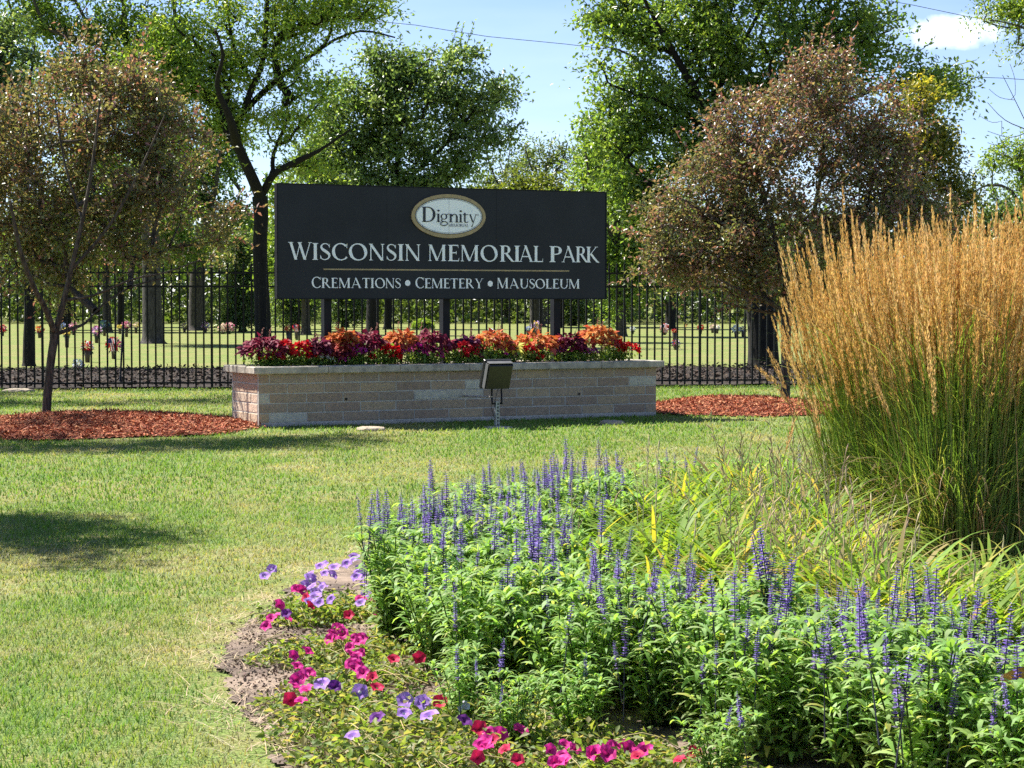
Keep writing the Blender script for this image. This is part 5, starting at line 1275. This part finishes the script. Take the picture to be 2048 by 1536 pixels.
bent(rc, [(2040, 1080), (2030, 800), (2008, 668), (1975, 632), (1936, 610)], 9.8, 'plume snapped over to the left')
bent(fc, [(1650, 1040), (1660, 940), (1640, 880), (1632, 840), (1628, 795)], 10.0, 'short plume standing low at the left')
bent(fc, [(1600, 1050), (1555, 960), (1572, 900), (1585, 850), (1608, 770)], 10.6, 'pale bleached plume left of the clump')

# ------------------------------------------------------------------ flower bed: salvia, daylily, petunia
def near_pts(poly_px, z, dmin, seed, tries=6000):
    rs = np.random.default_rng(seed); poly = [G(a, b, z)[:2] for a, b in poly_px]; pa = np.array(poly); lo, hi = pa.min(0), pa.max(0); out = []
    for _ in range(tries):
        p = rs.uniform(lo, hi)
        if not inpoly(np.array([p[0]]), np.array([p[1]]), poly)[0]: continue
        if all((p[0] - q[0]) ** 2 + (p[1] - q[1]) ** 2 > dmin ** 2 for q in out): out.append(p)
    return out
# spike meshes shared by the salvias
R = np.random.default_rng(601)
SPIKE = []
for v in range(5):
    mb = MB(); H = R.uniform(.10, .17); polytube(mb, [[0, 0, -.16], [0, 0, H * .9]], [.0022, .0012], 5, (.10, .10, .14))
    nw = int(H / .0075); 
    for w in range(nw):
        f = w / nw
        if f < .5 and R.uniform() < .12: continue
        m = 7 if f < .8 else 4; th = R.uniform(0, 2 * math.pi, m); rr = .0125 * (1 - f) ** .55 + .002; z = .005 + f * H
        rd = np.stack([np.cos(th), np.sin(th), np.zeros(m)], 1); pos = np.array([0, 0, z]) + rd * .002
        t = np.array([[.21, .13, .46], [.27, .19, .55], [.16, .095, .36], [.33, .27, .60]])[R.integers(0, 4, m)]
        if f < .15: t = t * .6 + np.array([.12, .10, .14])
        leaves(mb, pos, unit(rd + [0, 0, .55]), unit(rand_unit(m) * .4 + [0, 0, 1]), rr * R.uniform(.8, 1.25, m), rr * .62, jit(t, m, .2), .2, .3)
    o = mb.build('flower_spike', M_petal); SPIKE.append(o.data); bpy.data.objects.remove(o)
def salvia_foliage(seed):
    global R
    R = np.random.default_rng(seed); mb = MB(); ns = 18
    a = R.uniform(0, 2 * math.pi, ns); lean = np.sqrt(R.uniform(0, 1, ns)) * .55; H = R.uniform(.24, .38, ns)
    tops = []
    for i in range(ns):
        h = np.array([math.cos(a[i]), math.sin(a[i]), 0]); b = h * lean[i] * .09; p = b.copy(); nk = 7; pts = [b]
        for k in range(nk):
            ang = lean[i] * (.4 + .6 * k / nk); p = p + (h * math.sin(ang) + Z3 * math.cos(ang)) * H[i] / nk; pts.append(p)
        polytube(mb, pts, np.linspace(.0035, .0018, nk + 1), 5, (.07, .12, .03)); tops.append((pts[-1], h, lean[i]))
        for k in range(1, nk + 1):
            m = 4 if k < nk else 9; az = R.uniform(0, 2 * math.pi) + np.arange(m) * 2 * math.pi / m + R.normal(0, .4, m) ; f = k / nk
            L = R.uniform(.060, .100, m) * (1.05 - .25 * f); t = jit(np.array([[.235, .39, .105], [.285, .44, .13], [.20, .345, .092], [.35, .475, .20], [.40, .43, .12]])[R.choice(5, m, p=[.3, .28, .24, .14, .04])], m, .2)
            if k < 3: t = t * np.array([.9, .85, .8])
            strips(mb, np.repeat(pts[k][None], m, 0) + R.normal(0, .004, (m, 3)), az, L, L * R.uniform(.16, .22, m), R.uniform(.45, 1.0, m), R.uniform(1.6, 2.9, m), 5, 'lance', t, droll=.45)
    return mb.build('foliage', M_herb), tops
SAL = []
for v in range(10):
    fo, tops = salvia_foliage(620 + v); SAL.append((fo.data, tops)); bpy.data.objects.remove(fo)
SAL_POLY = [(765, 1085), (815, 1045), (900, 1012), (1010, 985), (1110, 958), (1230, 948), (1250, 985), (1130, 1040), (1075, 1085), (1180, 1140), (1330, 1175), (1500, 1190), (1700, 1200), (1850, 1222), (2060, 1250), (2200, 1262), (2300, 1400), (2040, 1400), (1700, 1320), (1500, 1278), (1300, 1232), (1150, 1232), (1000, 1200), (880, 1165), (800, 1125)]
rs = random.Random(9)
pts = near_pts(SAL_POLY, .36, .17, 3)
extra = [G(1410, 925, .36)[:2], G(1482, 925, .36)[:2], G(1560, 928, .36)[:2], G(1340, 930, .36)[:2], G(925, 1300, .26)[:2], G(1030, 1360, .22)[:2], G(1150, 1330, .24)[:2], G(1440, 1400, .26)[:2]]
def sal_label(p, px):
    if p[1] > 10.3 and px > 1290: return 'blue salvia poking up at the back of the bed beyond the daylilies'
    if px < 900 and p[1] > 8: return 'blue salvia with tall crowded spikes at the left corner of the bed'
    if p[1] > 8.4: return 'blue salvia in the rear row of the bed edging the far lawn'
    if px < 1130: return 'blue salvia at the bed front beside the magenta petunias'
    if px < 1560: return 'blue salvia in the bed front between petunias and yellow daylilies'
    return 'blue salvia in the bed front below the tall tan grass'
for i, p in enumerate(pts + extra):
    data, tops = SAL[i % len(SAL)]; px, _ = px_of(np.array([p[0], p[1], .3]))
    root = thing('salvia', sal_label(p, px), 'flower', (p[0], p[1], 0), 'blue salvia plants in the bed', rs.uniform(0, 6.28))
    s = rs.uniform(.9, 1.18) * (.62 if i >= len(pts) + 4 else 1); root.scale = (s, s, s)
    o = bpy.data.objects.new('foliage', data); col.objects.link(o); o.parent = root
    many = 7 if (px < 930 and p[1] > 8) else (5 if px > 1250 and p[1] < 7.2 else 4)
    for k in rs.sample(range(len(tops)), min(17, max(0, rs.choice([many - 2, many, many + 1, many + 3]))) if i < len(pts) + 4 else 2):
        tp, h, ln = tops[k]; q = bpy.data.objects.new('flower_spike', rs.choice(SPIKE)); col.objects.link(q); q.parent = root
        q.location = [float(v) for v in tp + Z3 * rs.uniform(-.04, .05)]; q.rotation_euler = (rs.gauss(0, .10), rs.gauss(0, .10), rs.uniform(0, 6)); f = rs.uniform(.65, 1.1); q.scale = (f, f, f)

def daylily_mesh(seed, tired):
    global R
    R = np.random.default_rng(seed); mb = MB(); n = 125; a = R.uniform(0, 2 * math.pi, n); q = np.sqrt(R.uniform(0, 1, n)) * .07
    base = np.stack([q * np.cos(a), q * np.sin(a), np.zeros(n)], 1); L = R.uniform(.34, .66, n)
    pal = np.array([[.19, .31, .040], [.23, .34, .05], [.15, .26, .04], [.30, .36, .055], [.40, .38, .07], [.36, .28, .11]]); w = np.array([.32, .26, .22, .12, .05, .03]) if not tired else np.array([.26, .22, .16, .14, .07, .15])
    strips(mb, base, a + R.normal(0, .3, n), L, R.uniform(.011, .018, n), R.uniform(.05, .5, n), R.uniform(1.4, 2.9, n), 8, 'strap', jit(pal[R.choice(6, n, p=w)], n, .2), droll=.35)
    f = mb.build('foliage', M_herb); sb = MB(); m = 4 if tired else 1
    for _ in range(m):
        az = R.uniform(0, 6.28); ln = R.uniform(.34, .60); le = R.uniform(.02, .35); d = np.array([math.cos(az) * math.sin(le), math.sin(az) * math.sin(le), math.cos(le)]); c = jit((.46, .36, .21), 1, .25)[0]
        polytube(sb, [[0, 0, 0], d * ln * .6, d * ln], [.0024, .002, .0014], 5, c)
        for s in range(3):
            e = d * ln * (1 - .09 * s); v = unit((rand_unit(1)[0] * .6 + d)[None])[0]; polytube(sb, [e, e + v * .03, e + v * .048], [.0012, .0036, .001], 5, c * .9)
    s_ = sb.build('seed_stalks', M_chip); r = (f.data, s_.data); bpy.data.objects.remove(f); bpy.data.objects.remove(s_); return r
DAY = [daylily_mesh(700 + v, v >= 3) for v in range(6)]
DAY_POLY = [(1090, 1080), (1150, 1020), (1290, 965), (1480, 940), (1620, 935), (1680, 1010), (1740, 1100), (1900, 1105), (2060, 1090), (2140, 1120), (2140, 1180), (1880, 1190), (1650, 1165), (1450, 1150), (1260, 1115)]
for i, p in enumerate(near_pts(DAY_POLY, .33, .205, 5)):
    px, _ = px_of(np.array([p[0], p[1], .3])); tired = (px > 1450 and px < 1850) ; f, s_ = DAY[(i % 3) + (3 if tired else 0)]
    lab = 'withered daylily with dry stalks at the foot of the tall grass' if tired else ('fresh green daylily clump at the right edge before the tall grass' if px >= 1850 else 'yellow green daylily clump between the salvia rows')
    root = thing('daylily', lab, 'plant', (p[0], p[1], 0), 'daylily clumps in the bed', rs.uniform(0, 6.28)); s = rs.uniform(.85, 1.15); root.scale = (s, s, s)
    for nm, dt in (('foliage', f), ('seed_stalks', s_)):
        o = bpy.data.objects.new(nm, dt); col.objects.link(o); o.parent = root

# petunias: flowers stand where the photograph shows them
R = np.random.default_rng(801)
def petunia_flower(c0, c1, throat):
    mb = MB(); n = 15; V = [[0, 0, -.012]]; 
    for ring_, (r, z) in enumerate(((.006, -.002), (.016, .004), (.026, .006))):
        for k in range(n):
            a = k / n * 2 * math.pi; lob = 1 + (.13 * math.cos(5 * a) if ring_ == 2 else .04 * math.cos(5 * a)); rr = r * lob
            V.append([rr * math.cos(a), rr * math.sin(a), z + (R.normal(0, .0022) if ring_ == 2 else 0) - (.004 * math.cos(5 * a) if ring_ == 2 else 0)])
    mb.add(V, [[0, 1 + k, 1 + (k + 1) % n] for k in range(n)], throat)
    mb.add(V, [[1 + k, 1 + n + k, 1 + n + (k + 1) % n, 1 + (k + 1) % n] for k in range(n)], jit(c1, n, .15)); mb.add(V, [[1 + n + k, 1 + 2 * n + k, 1 + 2 * n + (k + 1) % n, 1 + n + (k + 1) % n] for k in range(n)], jit(c0, n, .12))
    o = mb.build('flower', M_petal); d = o.data; bpy.data.objects.remove(o); return d
PF = {'v': [petunia_flower((.44, .25, .70), (.34, .17, .58), (.70, .65, .75)) for _ in range(3)], 'm': [petunia_flower((.68, .035, .29), (.58, .02, .22), (.30, .01, .10)) for _ in range(3)],
      'd': [petunia_flower((.15, .03, .25), (.12, .02, .2), (.06, .01, .08))], 'w': [petunia_flower((.66, .64, .80), (.6, .58, .76), (.6, .6, .6))], 'r': [petunia_flower((.60, .02, .085), (.5, .012, .07), (.25, .01, .03))]}
c6 = lambda x, y: (400 + x / 3.16, 1050 + y / 3.16)
FL = [('v', *c6(x, y)) for x, y in ((700, 325), (785, 250), (790, 305), (850, 270), (770, 400), (710, 390), (690, 330), (730, 430), (410, 325), (1000, 300), (1060, 270), (1035, 380), (990, 330), (770, 1005), (1010, 1055), (1295, 1110), (1425, 1120), (1290, 1190), (1450, 1205), (965, 1335), (1050, 435), (830, 470), (690, 485))]
FL += [('m', *c6(x, y)) for x, y in ((610, 405), (640, 410), (500, 505), (450, 590), (480, 575), (1015, 470), (1100, 478), (1125, 550), (1195, 555), (865, 655), (850, 710), (905, 690), (1000, 735), (980, 715), (590, 825), (680, 800), (960, 820), (1010, 810), (960, 880), (990, 890), (1030, 935), (650, 950), (690, 935), (610, 975), (600, 1020), (670, 1040), (835, 690), (890, 660), (1020, 720), (640, 965), (985, 850))]
FL += [('r', *c6(x, y)) for x, y in ((570, 1105), (1120, 1030), (1520, 1120), (1225, 850), (1765, 1285), (940, 570), (695, 510), (670, 460), (1090, 965), (1385, 840))] + [('d', *c6(1120, 1220)), ('d', *c6(1670, 1240)), ('d', *c6(850, 1020)), ('w', *c6(1670, 1150)), ('d', *c6(545, 560)), ('v', *c6(975, 205))]
FL += [('m', x, y) for x, y in ((980, 1465), (1000, 1470), (1040, 1460), (965, 1490), (1100, 1500), (1130, 1490), (1150, 1498), (1200, 1500), (1185, 1505), (1130, 1520), (1120, 1524), (1290, 1500), (1255, 1495), (1215, 1508))] + [('r', x, y) for x, y in ((1010, 1500), (1035, 1520), (1390, 1505), (1360, 1520), (955, 1515), (1275, 1512), (985, 1480))]
rf = random.Random(4)
FL += [(k, x + rf.gauss(0, 16), y + rf.gauss(0, 9)) for k, x, y in list(FL) if (k == 'v' and y < 1220) or (k in 'mv' and rf.random() < .28)]
centres = [(655, 1195, 'v', 'lilac petunia at the far left tip of the bed'), (610, 1215, 'm', 'magenta petunia sprawling left of the lilac one at the bed tip'), (735, 1205, 'v', 'lilac and red petunia against the left salvias'), (700, 1275, 'm', 'magenta petunia in the middle of the bed edge'), (632, 1290, 'm', 'mostly leafy petunia on the bare soil edge'), (735, 1330, 'm', 'bright magenta petunia beside the patch of bare soil'),
           (660, 1380, 'm', 'deep magenta petunia nearest the lawn'), (700, 1400, 'v', 'petunia with two large lilac flowers'), (690, 1440, 'm', 'flowerless petunia mat along the lawn edge'), (825, 1430, 'v', 'petunia with four lilac flowers before the salvias'), (890, 1400, 'r', 'sparse petunia with one bright red flower'), (730, 1490, 'v', 'straggly petunia with one lilac flower'), (930, 1460, 'd', 'petunia with dark purple flowers'), (860, 1510, 'm', 'bare straggly petunia at the bottom edge'),
           (990, 1490, 'm', 'pink petunia cluster at the bottom edge left of the larger pink one'), (1130, 1510, 'm', 'largest hot pink petunia cluster at the bottom edge'), (1270, 1520, 'm', 'pink and red petunia at the bottom edge below the salvias'), (1380, 1530, 'r', 'red petunia at the bottom right beside the dark soil'),
           (1075, 1455, 'm', 'leafy petunia on the soil patch just under the front salvias'), (1200, 1470, 'm', 'leafy petunia right of the soil patch under the front salvias'), (1010, 1420, 'r', 'sprawling petunia between the two small front salvias')]
roots = []
for (px, py, kind, lab) in centres:
    c = G(px, py, .07); base = np.array([c[0], c[1], 0]); root = thing('petunia', lab, 'flower', base, 'petunias edging the bed'); roots.append((root, base, (px, py)))
    mb = MB(); n = 900; a = R.uniform(0, 2 * math.pi, n); q = np.sqrt(R.uniform(0, 1, n)) * R.uniform(.17, .22); z = np.abs(R.normal(0, .045, n)) * (1.2 - q / .25) + .012
    pos = np.stack([q * np.cos(a) * 1.1, q * np.sin(a), z], 1); pos[:, 0] += R.normal(0, .02, n)
    pal = np.array([[.16, .24, .05], [.20, .27, .065], [.25, .29, .09], [.12, .19, .045], [.31, .28, .13]])[R.integers(0, 5, n)]
    leaves(mb, pos, unit(R.normal(size=(n, 3)) * [1, 1, .5] + [0, 0, .1]), unit(R.normal(size=(n, 3)) * .5 + [0, 0, .9]), R.uniform(.016, .040, n), R.uniform(.010, .021, n), jit(pal, n, .25)); mb.build('foliage', M_herb, root)
    sb = MB()
    for _ in range(16):
        az = R.uniform(0, 6.28); ln = R.uniform(.12, .30); h = R.uniform(.01, .09); pp = [[ln * f * math.cos(az + .5 * f), ln * f * math.sin(az + .5 * f), .01 + h * math.sin(f * 2.6)] for f in np.linspace(0, 1, 6)]
        polytube(sb, pp, [.0016] * 6, 4, jit((.36, .30, .14), 1, .3)[0])
    sb.build('runners', M_chip, root)
for (kind, px, py) in FL:
    root, base, _ = min(roots, key=lambda r: (r[2][0] - px) ** 2 + ((r[2][1] - py) * 1.4) ** 2)
    h = .10 if py > 1230 else .12
    p = G(px, py, h); o = bpy.data.objects.new('flower', PF[kind][random.randrange(len(PF[kind]))]); col.objects.link(o); o.parent = root
    o.location = [float(v) for v in p - base]; o.rotation_euler = (rad(random.uniform(15, 62)), rad(random.uniform(-25, 25)), random.uniform(-.9, .9)); f = random.uniform(.70, .98) * (1.12 if kind == 'v' else 1); o.scale = (f, f, f)

# clods, crumbs and straw on the bare soil
mb = MB(); n = 9000; cx = G(640, 1330); x = cx[0] + R.normal(0, .55, n); y = cx[1] + R.normal(0, 1.0, n); ok = inpoly(x + R.normal(0, .04, n), y + R.normal(0, .04, n), BED); x, y = x[ok], y[ok]; n = len(x)
leaves(mb, np.stack([x, y, R.uniform(.012, .03, n)], 1), unit(R.normal(size=(n, 3)) * [1, 1, .6]), unit(R.normal(size=(n, 3)) * .6 + [0, 0, .8]), R.uniform(.006, .018, n), R.uniform(.006, .015, n), jit(np.array([[.17, .125, .095], [.23, .175, .13], [.13, .095, .07], [.28, .22, .165]])[R.integers(0, 4, n)], n, .2), .5, .1)
m = 900; px_ = np.repeat(np.array([[450, 1335], [460, 1290], [480, 1255], [545, 1210], [640, 1152], [740, 1110], [480, 1410], [520, 1450], [560, 1500]]), 100, 0)[:m]; q = np.array([G(a, b)[:2] for a, b in px_]) + R.normal(0, .11, (m, 2))
strips(mb, np.concatenate([q, np.full((m, 1), .018)], 1), R.uniform(0, 6.28, m), R.uniform(.04, .16, m), .0028, 1.25, R.uniform(1.5, 1.9, m), 3, 'blade', jit((.42, .33, .21), m, .25))
tag(mb.build('soil_crumbs', M_chip), 'crumbs of dry earth and bits of straw on the bare edge of the bed', 'soil', kind='stuff')

# curled orange dead leaf caught among the salvia
p = G(2030, 1362, .36); mb = MB(); th = np.linspace(-1, 1, 7)
V = []
for i, t in enumerate(th):
    w = .022 * (1 - t * t) ** .5 + .002
    for s in (-1, 0, 1): V.append([t * .05, s * w, .012 * (s * s) + .012 * t * t])
mb.add(V, [[i * 3 + k, i * 3 + 3 + k, i * 3 + 4 + k, i * 3 + 1 + k] for i in range(6) for k in range(2)], (.55, .27, .07))
o = mb.build('dead_leaf', M_petal, None, (0, 0, 0)); o.location = [float(v) for v in p]; o.rotation_euler = (.6, -.3, .4)
tag(o, 'curled orange dead leaf caught in the salvia at the right edge', 'leaf')
